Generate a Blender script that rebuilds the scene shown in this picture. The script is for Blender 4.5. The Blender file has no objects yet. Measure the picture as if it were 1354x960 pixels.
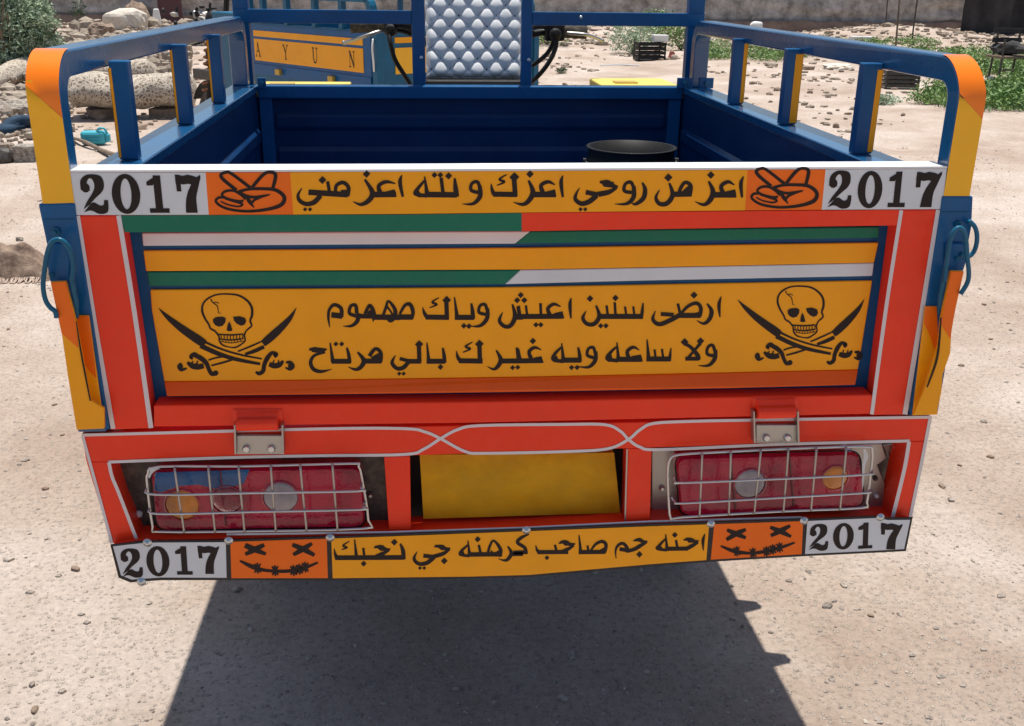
import bpy, bmesh, math, random
import numpy as np
from mathutils import Vector, Matrix, noise
random.seed(7)
rng = np.random.default_rng(7)
sc = bpy.context.scene
COL = sc.collection
rad = math.radians

# ---------------------------------------------------------------- camera
CAM = np.array([-.1453, -1.3954, 1.38])
YAW, PITCH, ROLL, FPX = .0922, .3589, -.0127, 1351.3     # focal length in pixels of the 1354 px wide photograph
def cam_axes():
    fwd = np.array([math.sin(YAW)*math.cos(PITCH), math.cos(YAW)*math.cos(PITCH), -math.sin(PITCH)])
    right = np.array([math.cos(YAW), -math.sin(YAW), 0.])
    down = np.cross(fwd, right)
    c, s = math.cos(ROLL), math.sin(ROLL)
    return np.array([c*right+s*down, -s*right+c*down, fwd])
AX = cam_axes()
cd = bpy.data.cameras.new('camera'); co = bpy.data.objects.new('camera', cd); COL.objects.link(co)
cd.sensor_fit = 'HORIZONTAL'; cd.sensor_width = 36; cd.lens = 36*FPX/1354
cd.clip_start = .05; cd.clip_end = 400
co.matrix_world = Matrix(((AX[0][0], -AX[1][0], -AX[2][0], CAM[0]), (AX[0][1], -AX[1][1], -AX[2][1], CAM[1]),
                          (AX[0][2], -AX[1][2], -AX[2][2], CAM[2]), (0, 0, 0, 1)))
sc.camera = co

# ---------------------------------------------------------------- daylight
SUN_EL, SUN_AZ = 80., 9.          # azimuth clockwise from +Y (ahead of the camera)
w = bpy.data.worlds.new("World"); sc.world = w; w.use_nodes = True
nt = w.node_tree; bg = nt.nodes['Background']
sky = nt.nodes.new('ShaderNodeTexSky'); sky.sky_type = 'NISHITA'; sky.sun_disc = False
sky.sun_elevation = rad(SUN_EL); sky.sun_rotation = rad(SUN_AZ); sky.dust_density = 1.5; sky.altitude = 50
nt.links.new(sky.outputs[0], bg.inputs[0]); bg.inputs[1].default_value = .095
sl = bpy.data.lights.new('sun', 'SUN'); sl.energy = 5.0; sl.angle = rad(.5); sl.color = (1, .955, .88)
so = bpy.data.objects.new('sun', sl); COL.objects.link(so)
sd = Vector((math.sin(rad(SUN_AZ))*math.cos(rad(SUN_EL)), math.cos(rad(SUN_AZ))*math.cos(rad(SUN_EL)), math.sin(rad(SUN_EL))))
so.rotation_euler = sd.to_track_quat('Z', 'Y').to_euler(); so.location = (0, 0, 6)
sc.view_settings.view_transform = 'Standard'; sc.view_settings.look = 'None'
sc.view_settings.exposure = 0.2; sc.view_settings.gamma = 1

# ---------------------------------------------------------------- pixel -> real plane
def ray(u, v): return AX.T @ np.array([(u-677)/FPX, (v-480)/FPX, 1.])
def PY(u, v, y=0.):
    d = ray(u, v); return CAM + d*(y-CAM[1])/d[1]
def PZ(u, v, z=0.):
    d = ray(u, v); return CAM + d*(z-CAM[2])/d[2]

# ---------------------------------------------------------------- object helpers
OFF = {}
def tag(o, label=None, cat=None, group=None, kind=None):
    if label: o['label'] = label
    if cat: o['category'] = cat
    if group: o['group'] = group
    if kind: o['kind'] = kind
    return o
def thing(name, label, cat, loc=(0, 0, 0), group=None):
    o = bpy.data.objects.new(name, None); COL.objects.link(o); o.empty_display_size = .1
    o.location = loc; OFF[o.name] = np.array(loc, float)
    return tag(o, label, cat, group)
def obj(name, V, F, mat, parent=None, smooth=False, bevel=0, seg=2):
    V = np.asarray(V, float)
    off = OFF[parent.name] if parent else np.zeros(3)
    me = bpy.data.meshes.new(name)
    me.from_pydata((V-off).tolist(), [], [list(map(int, f)) for f in F]); me.validate(); me.update()
    me.materials.append(mat)
    if smooth: me.polygons.foreach_set('use_smooth', [True]*len(me.polygons))
    o = bpy.data.objects.new(name, me); COL.objects.link(o)
    if parent: o.parent = parent
    OFF[o.name] = off
    if bevel:
        m = o.modifiers.new('bevel', 'BEVEL'); m.width = bevel; m.segments = seg; m.limit_method = 'ANGLE'; m.angle_limit = rad(35)
    return o
def topthing(name, V, F, mat, label, cat, group=None, **k):
    V = np.asarray(V, float); b = np.array([V[:, 0].mean(), V[:, 1].mean(), V[:, 2].min()])
    o = obj(name, V-b, F, mat, None, **k); o.location = b; OFF[o.name] = b
    return tag(o, label, cat, group)
class G:
    def __init__(s): s.V = []; s.F = []
    def add(s, V, F):
        n = len(s.V); s.V.extend([tuple(map(float, v)) for v in V]); s.F.extend([tuple(i+n for i in f) for f in F]); return s
    def box(s, a, b):
        (x0, y0, z0), (x1, y1, z1) = np.minimum(a, b), np.maximum(a, b)
        return s.add([(x0,y0,z0),(x1,y0,z0),(x1,y1,z0),(x0,y1,z0),(x0,y0,z1),(x1,y0,z1),(x1,y1,z1),(x0,y1,z1)],
                     [(0,3,2,1),(4,5,6,7),(0,1,5,4),(1,2,6,5),(2,3,7,6),(3,0,4,7)])
    def beam(s, p, q, wx, wy, up=(0, 0, 1)):
        p, q = np.array(p, float), np.array(q, float); d = (q-p)/np.linalg.norm(q-p)
        a = np.cross(d, up); a = a/np.linalg.norm(a) if np.linalg.norm(a) > 1e-6 else np.array([1., 0, 0]); b = np.cross(a, d)
        c = [(-1,-1),(1,-1),(1,1),(-1,1)]
        return s.add([p+a*i*wx/2+b*j*wy/2 for i, j in c]+[q+a*i*wx/2+b*j*wy/2 for i, j in c],
                     [(0,3,2,1),(4,5,6,7),(0,1,5,4),(1,2,6,5),(2,3,7,6),(3,0,4,7)])
    def prism(s, P, Q):                     # polygon P (front) joined to polygon Q (back)
        n = len(P)
        return s.add(list(P)+list(Q), [tuple(range(n)), tuple(range(2*n-1, n-1, -1))]+[(i, n+i, n+(i+1) % n, (i+1) % n) for i in range(n)])
    def tube(s, pts, r, n=8, closed=False):
        pts = [np.array(p, float) for p in pts]; m = len(pts); R = r if hasattr(r, '__len__') else [r]*m
        V = []; pa = None
        for i in range(m):
            if closed: t = pts[(i+1) % m]-pts[i-1]
            else: t = pts[min(i+1, m-1)]-pts[max(i-1, 0)]
            t = t/(np.linalg.norm(t)+1e-12)
            if pa is None:
                h = np.array([0, 0, 1.]) if abs(t[2]) < .9 else np.array([1., 0, 0]); a = np.cross(t, h)
            else: a = pa - t*(pa@t)
            a /= np.linalg.norm(a); pa = a; b = np.cross(t, a)
            V += [pts[i]+R[i]*(math.cos(2*math.pi*k/n)*a+math.sin(2*math.pi*k/n)*b) for k in range(n)]
        F = []
        for i in range(m if closed else m-1):
            j = (i+1) % m
            F += [(i*n+k, i*n+(k+1) % n, j*n+(k+1) % n, j*n+k) for k in range(n)]
        if not closed: F += [tuple(range(n-1, -1, -1)), tuple((m-1)*n+k for k in range(n))]
        return s.add(V, F)
    def lathe(s, prof, c, n=24, axis='z'):
        V = []; F = []
        for (r, h) in prof:
            for k in range(n):
                a = 2*math.pi*k/n; x, y = r*math.cos(a), r*math.sin(a)
                V.append((c[0]+x, c[1]+y, c[2]+h) if axis == 'z' else ((c[0]+x, c[1]+h, c[2]+y) if axis == 'y' else (c[0]+h, c[1]+x, c[2]+y)))
        m = len(prof)
        for i in range(m-1): F += [(i*n+k, i*n+(k+1) % n, (i+1)*n+(k+1) % n, (i+1)*n+k) for k in range(n)]
        return s.add(V, F)
    def obj(s, name, mat, parent=None, **k): return obj(name, s.V, s.F, mat, parent, **k)
    def top(s, name, mat, label, cat, group=None, **k): return topthing(name, s.V, s.F, mat, label, cat, group, **k)
def bez(pts, n=6, closed=False):            # Catmull-Rom through points of any dimension
    P = [np.array(p, float) for p in pts]; m = len(P); out = []
    for i in range(m if closed else m-1):
        p0 = P[(i-1) % m] if closed else P[max(i-1, 0)]; p1 = P[i]; p2 = P[(i+1) % m]; p3 = P[(i+2) % m] if closed else P[min(i+2, m-1)]
        for k in range(n):
            t = k/n
            out.append(.5*((2*p1)+(-p0+p2)*t+(2*p0-5*p1+4*p2-p3)*t*t+(-p0+3*p1-3*p2+p3)*t**3))
    if not closed: out.append(P[-1])
    return out
def slab(g, px, y0, y1):                    # outline read on the plane y=y0, given its real thickness to y1
    P = [PY(u, v, y0) for u, v in px]
    Q = [p+np.array([0, y1-y0, 0]) for p in P]
    return g.prism(P, Q)

# ---------------------------------------------------------------- materials
def newmat(name):
    m = bpy.data.materials.new(name); m.use_nodes = True
    t = m.node_tree; return m, t, t.nodes['Principled BSDF']
def nd(t, typ, **k):
    n = t.nodes.new(typ)
    for a, b in k.items():
        if a in n.inputs: n.inputs[a].default_value = b
        else: setattr(n, a, b)
    return n
def paint(name, col, rough=.34, coat=.07, var=.05, dust=.02, bump=.15, metal=0., scale=9., wave=0., spec=.22, dustcol=(.42, .35, .27)):
    m, t, p = newmat(name); L = t.links.new
    tc = nd(t, 'ShaderNodeTexCoord')
    n1 = nd(t, 'ShaderNodeTexNoise', Scale=scale, Detail=6., Roughness=.6); L(tc.outputs['Object'], n1.inputs['Vector'])
    r1 = nd(t, 'ShaderNodeMapRange'); r1.inputs['To Min'].default_value = 1-var; r1.inputs['To Max'].default_value = 1+var
    r1.inputs['From Min'].default_value = .3; r1.inputs['From Max'].default_value = .7; L(n1.outputs[0], r1.inputs[0])
    mul = nd(t, 'ShaderNodeVectorMath', operation='SCALE'); mul.inputs[0].default_value = col; L(r1.outputs[0], mul.inputs['Scale'])
    n2 = nd(t, 'ShaderNodeTexNoise', Scale=60., Detail=8., Roughness=.75); L(tc.outputs['Object'], n2.inputs['Vector'])
    r2 = nd(t, 'ShaderNodeMapRange'); r2.inputs['From Min'].default_value = .45; r2.inputs['From Max'].default_value = .8
    r2.inputs['To Max'].default_value = dust*2.2; r2.inputs['To Min'].default_value = dust*.25; L(n2.outputs[0], r2.inputs[0])
    mx = nd(t, 'ShaderNodeMix', data_type='RGBA'); L(r2.outputs[0], mx.inputs[0]); L(mul.outputs[0], mx.inputs[6]); mx.inputs[7].default_value = (*dustcol, 1)
    L(mx.outputs[2], p.inputs['Base Color'])
    r3 = nd(t, 'ShaderNodeMapRange'); r3.inputs['To Min'].default_value = rough*.8; r3.inputs['To Max'].default_value = rough*1.35; L(n1.outputs[0], r3.inputs[0]); L(r3.outputs[0], p.inputs['Roughness'])
    p.inputs['Metallic'].default_value = metal; p.inputs['Specular IOR Level'].default_value = spec; p.inputs['Coat Weight'].default_value = coat; p.inputs['Coat Roughness'].default_value = .12
    mp = nd(t, 'ShaderNodeMapping'); mp.inputs['Scale'].default_value = (6., 6., 60.); mp.inputs['Rotation'].default_value = (0, .5, 0); L(tc.outputs['Object'], mp.inputs[0])
    ns_ = nd(t, 'ShaderNodeTexNoise', Scale=3., Detail=9., Roughness=.7); L(mp.outputs[0], ns_.inputs['Vector'])
    rs = nd(t, 'ShaderNodeMapRange'); rs.inputs['From Min'].default_value = .66; rs.inputs['From Max'].default_value = .72; rs.inputs['To Max'].default_value = min(.35, dust*8); L(ns_.outputs[0], rs.inputs[0])
    mx2 = nd(t, 'ShaderNodeMix', data_type='RGBA'); L(rs.outputs[0], mx2.inputs[0]); L(mx.outputs[2], mx2.inputs[6]); mx2.inputs[7].default_value = (*[c*.55+.12 for c in col], 1); L(mx2.outputs[2], p.inputs['Base Color'])
    n3 = nd(t, 'ShaderNodeTexNoise', Scale=14., Detail=3.); L(tc.outputs['Object'], n3.inputs['Vector'])
    b = nd(t, 'ShaderNodeBump', Strength=bump, Distance=.004+wave); L(n3.outputs[0], b.inputs['Height']); L(b.outputs[0], p.inputs['Normal']); L(b.outputs[0], p.inputs['Coat Normal'])
    return m
RED = paint('red_vinyl', (.92, .042, .009), bump=.5, coat=.16, dust=.03, wave=.003)
RED_SKYLIT = paint('skylit_red_vinyl', (.98, .13, .006), bump=.2)  # the red vinyl with sky light on the sloping ledge put into its colour
ORANGE = paint('orange_vinyl', (.95, .16, .002), bump=.3, coat=.15)
ORANGEG = paint('glossy_orange_vinyl', (.95, .21, .003), bump=.2, coat=.35, spec=.3, rough=.2)
BLUEG = paint('glossy_blue_paint', (.003, .088, .225), bump=.12, coat=.6, spec=.5, rough=.25, var=.14)
YEL = paint('amber_vinyl', (.98, .39, .002), bump=.45, coat=.12, dust=.03, wave=.003)
YELP = paint('yellow_vinyl', (.98, .48, .003), bump=.2, coat=.35, spec=.3, rough=.2)
YELB = paint('yellow_paint', (.80, .62, .08), dust=.2)
YELC = paint('ochre_cloth', (.60, .30, .004), rough=.6, coat=.0, bump=.9, wave=.01, var=.2)
GREEN = paint('green_vinyl', (.002, .16, .095), bump=.2)
WHITE = paint('white_vinyl', (.68, .71, .74), bump=.4, coat=.2, var=.05)
WPAINT = paint('white_paint', (.8, .8, .8), dust=.05, var=.03)
STRIPE = paint('stripe_white', (.72, .66, .66), var=.05)
BLUE = paint('blue_paint', (.002, .092, .25), rough=.34, coat=.12, var=.14, dust=.015, bump=.2)
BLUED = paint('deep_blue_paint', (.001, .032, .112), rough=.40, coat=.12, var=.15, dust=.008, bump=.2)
BLUEL = paint('light_blue_paint', (.003, .105, .20), rough=.35, var=.15, dust=.03)
INK = paint('black_print', (.016, .009, .009), rough=.5, coat=.08, var=.1, dust=.005)
BORDER = paint('black_tape', (.02, .018, .02), rough=.45, coat=.2, dust=.03)
BLACK = paint('black_plastic', (.012, .012, .013), rough=.5, coat=.02, dust=.01)
RUBBER = paint('rubber', (.022, .021, .02), rough=.85, coat=0, dust=.25)
CHROME = paint('galvanised_wire', (.55, .57, .58), rough=.32, coat=0, metal=.9, dust=.05, bump=.05)
STEEL = paint('dull_steel', (.42, .41, .39), rough=.38, coat=0, metal=.85, dust=.12, bump=.4)
DARKM = paint('dark_grimy_metal', (.045, .045, .045), rough=.5, coat=.1, metal=.4, dust=.18, bump=.6)
GOLD = paint('gold_metal', (.55, .36, .07), rough=.4, metal=.5)
SILVER = paint('silver_leatherette', (.72, .73, .73), rough=.36, coat=.3, var=.06, dust=.03, bump=.3)
RIVET = paint('rivet_zinc', (.6, .62, .62), rough=.3, metal=.85, dust=.05)
MAROON = paint('maroon_paint', (.07, .018, .03), rough=.5, dust=.15)
def lensmat(name, col, rough=.15, trans=.45):
    m, t, p = newmat(name); p.inputs['Base Color'].default_value = (*col, 1); p.inputs['Roughness'].default_value = rough
    p.inputs['Transmission Weight'].default_value = trans; p.inputs['IOR'].default_value = 1.45; p.inputs['Coat Weight'].default_value = .25
    tc = nd(t, 'ShaderNodeTexCoord'); nn = nd(t, 'ShaderNodeTexNoise', Scale=16., Detail=3.); t.links.new(tc.outputs['Object'], nn.inputs['Vector'])
    cr = nd(t, 'ShaderNodeValToRGB'); e = cr.color_ramp.elements; e[0].position = .38; e[0].color = (col[0]*.5, col[1]*.5, col[2]*.6, 1); e[1].position = .6; e[1].color = (*col, 1)
    t.links.new(nn.outputs[0], cr.inputs[0]); t.links.new(cr.outputs[0], p.inputs['Base Color'])
    n = nd(t, 'ShaderNodeTexVoronoi', Scale=260.); t.links.new(tc.outputs['Object'], n.inputs['Vector'])
    b = nd(t, 'ShaderNodeBump', Strength=.25, Distance=.001); t.links.new(n.outputs[0], b.inputs['Height']); t.links.new(b.outputs[0], p.inputs['Normal'])
    return m
LRED = lensmat('red_lens', (.52, .010, .050), .10, .2); LAMB = lensmat('amber_lens', (.7, .24, .03), .3, .1); LCLR = lensmat('clear_lens', (.40, .36, .36), .3, .1); LPINK = lensmat('pink_lens', (.5, .03, .08))
LBLUE = lensmat('blue_lens_patch', (.005, .10, .28), .12, .1); LDARK = paint('lens_divider', (.10, .004, .012), rough=.3, coat=.5)
def ground_mat(name, c1, c2, c3, spec=.65):
    m, t, p = newmat(name); L = t.links.new; tc = nd(t, 'ShaderNodeTexCoord')
    def ns(s, d=8., r=.6):
        n = nd(t, 'ShaderNodeTexNoise', Scale=s, Detail=d, Roughness=r); L(tc.outputs['Object'], n.inputs['Vector']); return n
    def ramp(src, stops):
        r = nd(t, 'ShaderNodeValToRGB'); e = r.color_ramp.elements
        e[0].position, e[0].color = stops[0][0], (*stops[0][1], 1); e[1].position, e[1].color = stops[-1][0], (*stops[-1][1], 1)
        for q, c in stops[1:-1]: x = e.new(q); x.color = (*c, 1)
        L(src, r.inputs[0]); return r
    a = ramp(ns(.9, 12, .66).outputs[0], [(.36, c1), (.5, c2), (.62, c3)])
    bnz = ramp(ns(60., 10, .8).outputs[0], [(.32, (.30, .27, .24)), (.44, (.93, .92, .91)), (.66, (1.22, 1.2, 1.17))])
    mu = nd(t, 'ShaderNodeMix', data_type='RGBA', blend_type='MULTIPLY'); mu.inputs[0].default_value = 1; L(a.outputs[0], mu.inputs[6]); L(bnz.outputs[0], mu.inputs[7])
    vo = nd(t, 'ShaderNodeTexVoronoi', Scale=85.); L(tc.outputs['Object'], vo.inputs['Vector'])
    vr = ramp(vo.outputs['Distance'], [(.0, (1, 1, 1)), (.26, (1, 1, 1)), (.36, (0, 0, 0))])
    vc = ramp(vo.outputs['Color'], [(.0, (.16, .13, .11)), (.45, (.36, .3, .24)), (.8, (.52, .47, .4))])
    sel = nd(t, 'ShaderNodeMath', operation='GREATER_THAN'); sel.inputs[1].default_value = .60
    sp = nd(t, 'ShaderNodeSeparateColor'); L(vo.outputs['Color'], sp.inputs[0]); L(sp.outputs[1], sel.inputs[0])
    mm = nd(t, 'ShaderNodeMath', operation='MULTIPLY'); L(sel.outputs[0], mm.inputs[0]); L(vr.outputs[0], mm.inputs[1])
    m2 = nd(t, 'ShaderNodeMath', operation='MULTIPLY'); L(mm.outputs[0], m2.inputs[0]); m2.inputs[1].default_value = spec
    mx = nd(t, 'ShaderNodeMix', data_type='RGBA'); L(m2.outputs[0], mx.inputs[0]); L(mu.outputs[2], mx.inputs[6]); L(vc.outputs[0], mx.inputs[7])
    L(mx.outputs[2], p.inputs['Base Color']); p.inputs['Roughness'].default_value = .95; p.inputs['Specular IOR Level'].default_value = .2
    h = nd(t, 'ShaderNodeMath', operation='ADD'); L(ns(150., 8, .8).outputs[0], h.inputs[0]); L(mm.outputs[0], h.inputs[1])
    h2 = nd(t, 'ShaderNodeMath', operation='MULTIPLY_ADD'); L(ns(13., 8, .6).outputs[0], h2.inputs[0]); h2.inputs[1].default_value = 1.3; L(h.outputs[0], h2.inputs[2])
    b = nd(t, 'ShaderNodeBump', Strength=.9, Distance=.006); L(h2.outputs[0], b.inputs['Height']); L(b.outputs[0], p.inputs['Normal'])
    return m
GROUND = ground_mat('sandy_ground', (.36, .275, .22), (.45, .365, .305), (.535, .46, .405))
def rockmat(name, c1, c2, sc_=14., bump=.6):
    m, t, p = newmat(name); L = t.links.new; tc = nd(t, 'ShaderNodeTexCoord')
    n = nd(t, 'ShaderNodeTexNoise', Scale=sc_, Detail=9., Roughness=.7); L(tc.outputs['Object'], n.inputs['Vector'])
    r = nd(t, 'ShaderNodeValToRGB'); e = r.color_ramp.elements; e[0].position = .34; e[0].color = (*c1, 1); e[1].position = .66; e[1].color = (*c2, 1)
    L(n.outputs[0], r.inputs[0]); L(r.outputs[0], p.inputs['Base Color']); p.inputs['Roughness'].default_value = .92
    b = nd(t, 'ShaderNodeBump', Strength=bump, Distance=.02); L(n.outputs[0], b.inputs['Height']); L(b.outputs[0], p.inputs['Normal'])
    return m
ROCKA = rockmat('pale_rubble', (.20, .155, .115), (.46, .39, .31)); ROCKB = rockmat('brown_rubble', (.16, .11, .08), (.36, .27, .20))
ROCKC = rockmat('grey_concrete', (.11, .09, .07), (.60, .53, .45), 34., 1.2); ROCKD = rockmat('cream_stone', (.52, .46, .38), (.70, .64, .55))
PEB = rockmat('pebbles', (.13, .10, .085), (.62, .54, .46), 45.)
WALLM = rockmat('rough_grey_wall', (.17, .155, .14), (.60, .55, .50), 2.6, 1.); WALLB = rockmat('brown_wall_base', (.17, .11, .08), (.33, .23, .17), 3.)
WOOD = rockmat('weathered_wood', (.12, .085, .06), (.25, .19, .14), 9.)
CLOTHB = rockmat('brown_cloth', (.09, .055, .04), (.36, .26, .19), 13., .6); CLOTHN = rockmat('navy_cloth', (.01, .03, .06), (.03, .07, .12), 8.)
FRINGE = rockmat('cream_fringe', (.30, .18, .13), (.66, .55, .46), 60.)
TARP = rockmat('dark_tarp', (.022, .021, .022), (.06, .056, .055), 2.); TEAL = paint('teal_plastic', (.04, .42, .52), rough=.4, dust=.12)
PWHITE = paint('white_plastic', (.75, .76, .74), dust=.15)
def leafmat(name, c1, c2):
    m, t, p = newmat(name); L = t.links.new; tc = nd(t, 'ShaderNodeTexCoord')
    n = nd(t, 'ShaderNodeTexNoise', Scale=7., Detail=5.); L(tc.outputs['Object'], n.inputs['Vector'])
    r = nd(t, 'ShaderNodeValToRGB'); e = r.color_ramp.elements; e[0].position = .35; e[0].color = (*c1, 1); e[1].position = .65; e[1].color = (*c2, 1)
    L(n.outputs[0], r.inputs[0]); L(r.outputs[0], p.inputs['Base Color']); p.inputs['Roughness'].default_value = .6
    p.inputs['Subsurface Weight'].default_value = 0
    return m
LEAFG = leafmat('green_weed_leaf', (.06, .13, .03), (.21, .34, .085)); LEAFS = leafmat('grey_green_leaf', (.22, .32, .20), (.44, .52, .36))
LEAFD = leafmat('dark_leaf', (.02, .05, .02), (.05, .11, .04))

def rug_mat():
    m, t, p = newmat('patterned_rug'); L = t.links.new; tc = nd(t, 'ShaderNodeTexCoord')
    n = nd(t, 'ShaderNodeTexNoise', Scale=6., Detail=3.); L(tc.outputs['Object'], n.inputs['Vector'])
    ad = nd(t, 'ShaderNodeVectorMath', operation='MULTIPLY_ADD'); L(n.outputs['Color'], ad.inputs[0]); ad.inputs[1].default_value = (.25, .25, .25); L(tc.outputs['Object'], ad.inputs[2])
    v = nd(t, 'ShaderNodeTexVoronoi', Scale=27., feature='DISTANCE_TO_EDGE'); L(ad.outputs[0], v.inputs['Vector'])
    r = nd(t, 'ShaderNodeValToRGB'); e = r.color_ramp.elements; e[0].position = .07; e[0].color = (.50, .44, .36, 1); e[1].position = .26; e[1].color = (.17, .125, .09, 1)
    L(v.outputs['Distance'], r.inputs[0]); L(r.outputs[0], p.inputs['Base Color']); p.inputs['Roughness'].default_value = .95
    b = nd(t, 'ShaderNodeBump', Strength=.6, Distance=.02); L(n.outputs[0], b.inputs['Height']); L(b.outputs[0], p.inputs['Normal']); return m
RUG = rug_mat()
# ---------------------------------------------------------------- print (flat ink) helpers
class Ink:
    def __init__(s, ox, oy, k, y=-.0016, fn=None): s.g = G(); s.ox, s.oy, s.k, s.y, s.n = ox, oy, k, y, 0; s.fn = fn
    def P(s, x, y, dy):
        if s.fn: x, y = s.fn(x, y)
        return PY(s.ox+x/s.k, s.oy+y/s.k, s.y-dy)
    def stroke(s, pts, w=None, smooth=True, closed=False):
        pts = [p if len(p) == 3 else (p[0], p[1], w) for p in pts]
        if smooth and len(pts) > 2: pts = bez(pts, 5, closed)
        pts = [np.array(p, float) for p in pts]; m = len(pts); s.n += 1; dy = (s.n % 14)*.00002
        Lp, Rp = [], []
        for i, p in enumerate(pts):
            a = pts[(i-1) % m] if closed or i > 0 else p; b = pts[(i+1) % m] if closed or i < m-1 else p
            t = (b-a)[:2]; t = t/(np.hypot(*t)+1e-9); nrm = np.array([-t[1], t[0]]); hw = max(p[2], 1)/2
            Lp.append(s.P(p[0]+nrm[0]*hw, p[1]+nrm[1]*hw, dy)); Rp.append(s.P(p[0]-nrm[0]*hw, p[1]-nrm[1]*hw, dy))
        V = Lp+Rp; F = [(i, (i+1) % m, m+(i+1) % m, m+i) for i in range(m if closed else m-1)]
        s.g.add(V, F)
    def poly(s, pts):
        s.n += 1; dy = (s.n % 14)*.00002
        s.g.add([s.P(x, y, dy) for x, y in pts], [tuple(range(len(pts)))])
    def dot(s, x, y, d):
        h = d*.56; s.poly([(x-h, y+h*.05), (x, y-h), (x+h, y-h*.05), (x, y+h)])
    def ell(s, cx, cy, rx, ry, n=18): s.poly([(cx+rx*math.cos(6.2832*i/n), cy+ry*math.sin(6.2832*i/n)) for i in range(n)])
    def run(s, spec):                       # spec: list of strokes / dots
        for q in spec:
            if q[0] == 'd':
                for x, y in q[2:]: s.dot(x, y, q[1])
            elif q[0] == 'b': s.stroke([(x, y) for x, y in q[2:]], q[1], smooth=False)
            elif q[0] == 'e': s.ell(*q[1:])
            elif q[0] == 'p': s.poly(q[1:])
            else: s.stroke(list(q))
    def obj(s, name, parent, mat=None): return s.g.obj(name, mat or INK, parent)

TXT_A = [('b',31,(338,180),(118,166)),[(186,184,26),(150,222,28),(105,232,24),(68,212,22),(60,180,16),(82,143,5)],
 [(335,188,24),(342,140,22),(312,112,22),(275,128,20),(268,170,18)],('b',18,(225,105),(238,180)),('b',34,(300,170),(335,170)),('d',40,(196,98)),('d',22,(99,262),(127,262)),
 [(641,70,6),(630,110,22),(646,192,14)],[(604,118,6),(552,108,20),(512,130,22),(518,168,28)],('b',31,(608,178),(470,180)),('p',(540,165),(600,150),(612,190),(540,190)),
 [(433,95,12),(475,165,28),(458,210,28),(412,235,18),(366,218,3)],('d',38,(443,64)),
 [(768,78,8),(782,180,26)],[(768,100,12),(728,148,20),(716,176,20),(780,186,22)],('p',(706,182),(730,150),(760,192),(740,196)),('b',31,(770,179),(948,181)),('b',20,(860,85),(872,178)),[(936,88,12),(942,150,28),(948,192,26)],
 ('d',30,(823,70),(856,70)),('d',36,(902,75)),
 [(1078,140,20),(1062,108,20),(1032,118,18),(1028,155,20),(1070,168,20)],[(1076,130,22),(1078,188,26),(1040,230,18),(978,232,3)],
 ('d',50,(1270,82)),('b',27,(1268,80),(1275,190)),('b',29,(1284,179),(1150,177)),[(1155,178,24),(1145,150,18),(1140,118,4)],[(1228,66,6),(1186,94,13),(1215,108,13),(1172,128,6)]]
TXT_B = [('d',38,(88,65)),[(80,100,12),(104,160,28),(88,205,28),(50,234,20),(-6,222,3)],('b',31,(100,179),(232,179)),('p',(170,165),(228,150),(236,190),(170,190)),[(228,125,6),(190,108,20),(150,128,22),(160,168,26)],
 [(272,72,6),(262,115,22),(272,194,12)],
 [(460,185,30),(420,218,28),(375,230,26),(342,205,22),(348,172,14),(366,142,4)],('b',26,(400,166),(470,180)),[(478,112,10),(520,110,26),(556,132,24),(580,134,10)],[(575,140,14),(530,165,26),(470,178,30)],('p',(480,100),(560,110),(540,140),(500,135)),('d',22,(371,262),(397,262)),
 [(668,140,18),(652,110,20),(622,120,18),(616,158,20),(660,168,20)],[(668,130,22),(668,192,26),(630,230,18),(562,232,3)],[(716,112,10),(732,150,24),(722,200,26),(680,232,18),(655,226,4)],
 [(868,115,12),(886,180,26),(855,228,26),(812,230,24),(793,195,18),(814,152,4)],('b',30,(880,178),(980,176)),('d',42,(862,84)),[(982,190,20),(988,130,22),(955,112,20),(928,150,20),(925,175,20)],('p',(940,160),(985,120),(990,190),(940,190)),
 ('d',38,(1100,70)),[(1088,105,12),(1112,162,28),(1096,210,28),(1060,236,18),(1010,218,3)],('b',31,(1108,181),(1240,181)),('p',(1175,165),(1236,150),(1244,194),(1175,194)),[(1232,126,6),(1196,108,20),(1158,132,22),(1168,170,26)],
 [(1283,78,6),(1268,120,22),(1275,196,12)]]
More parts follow.
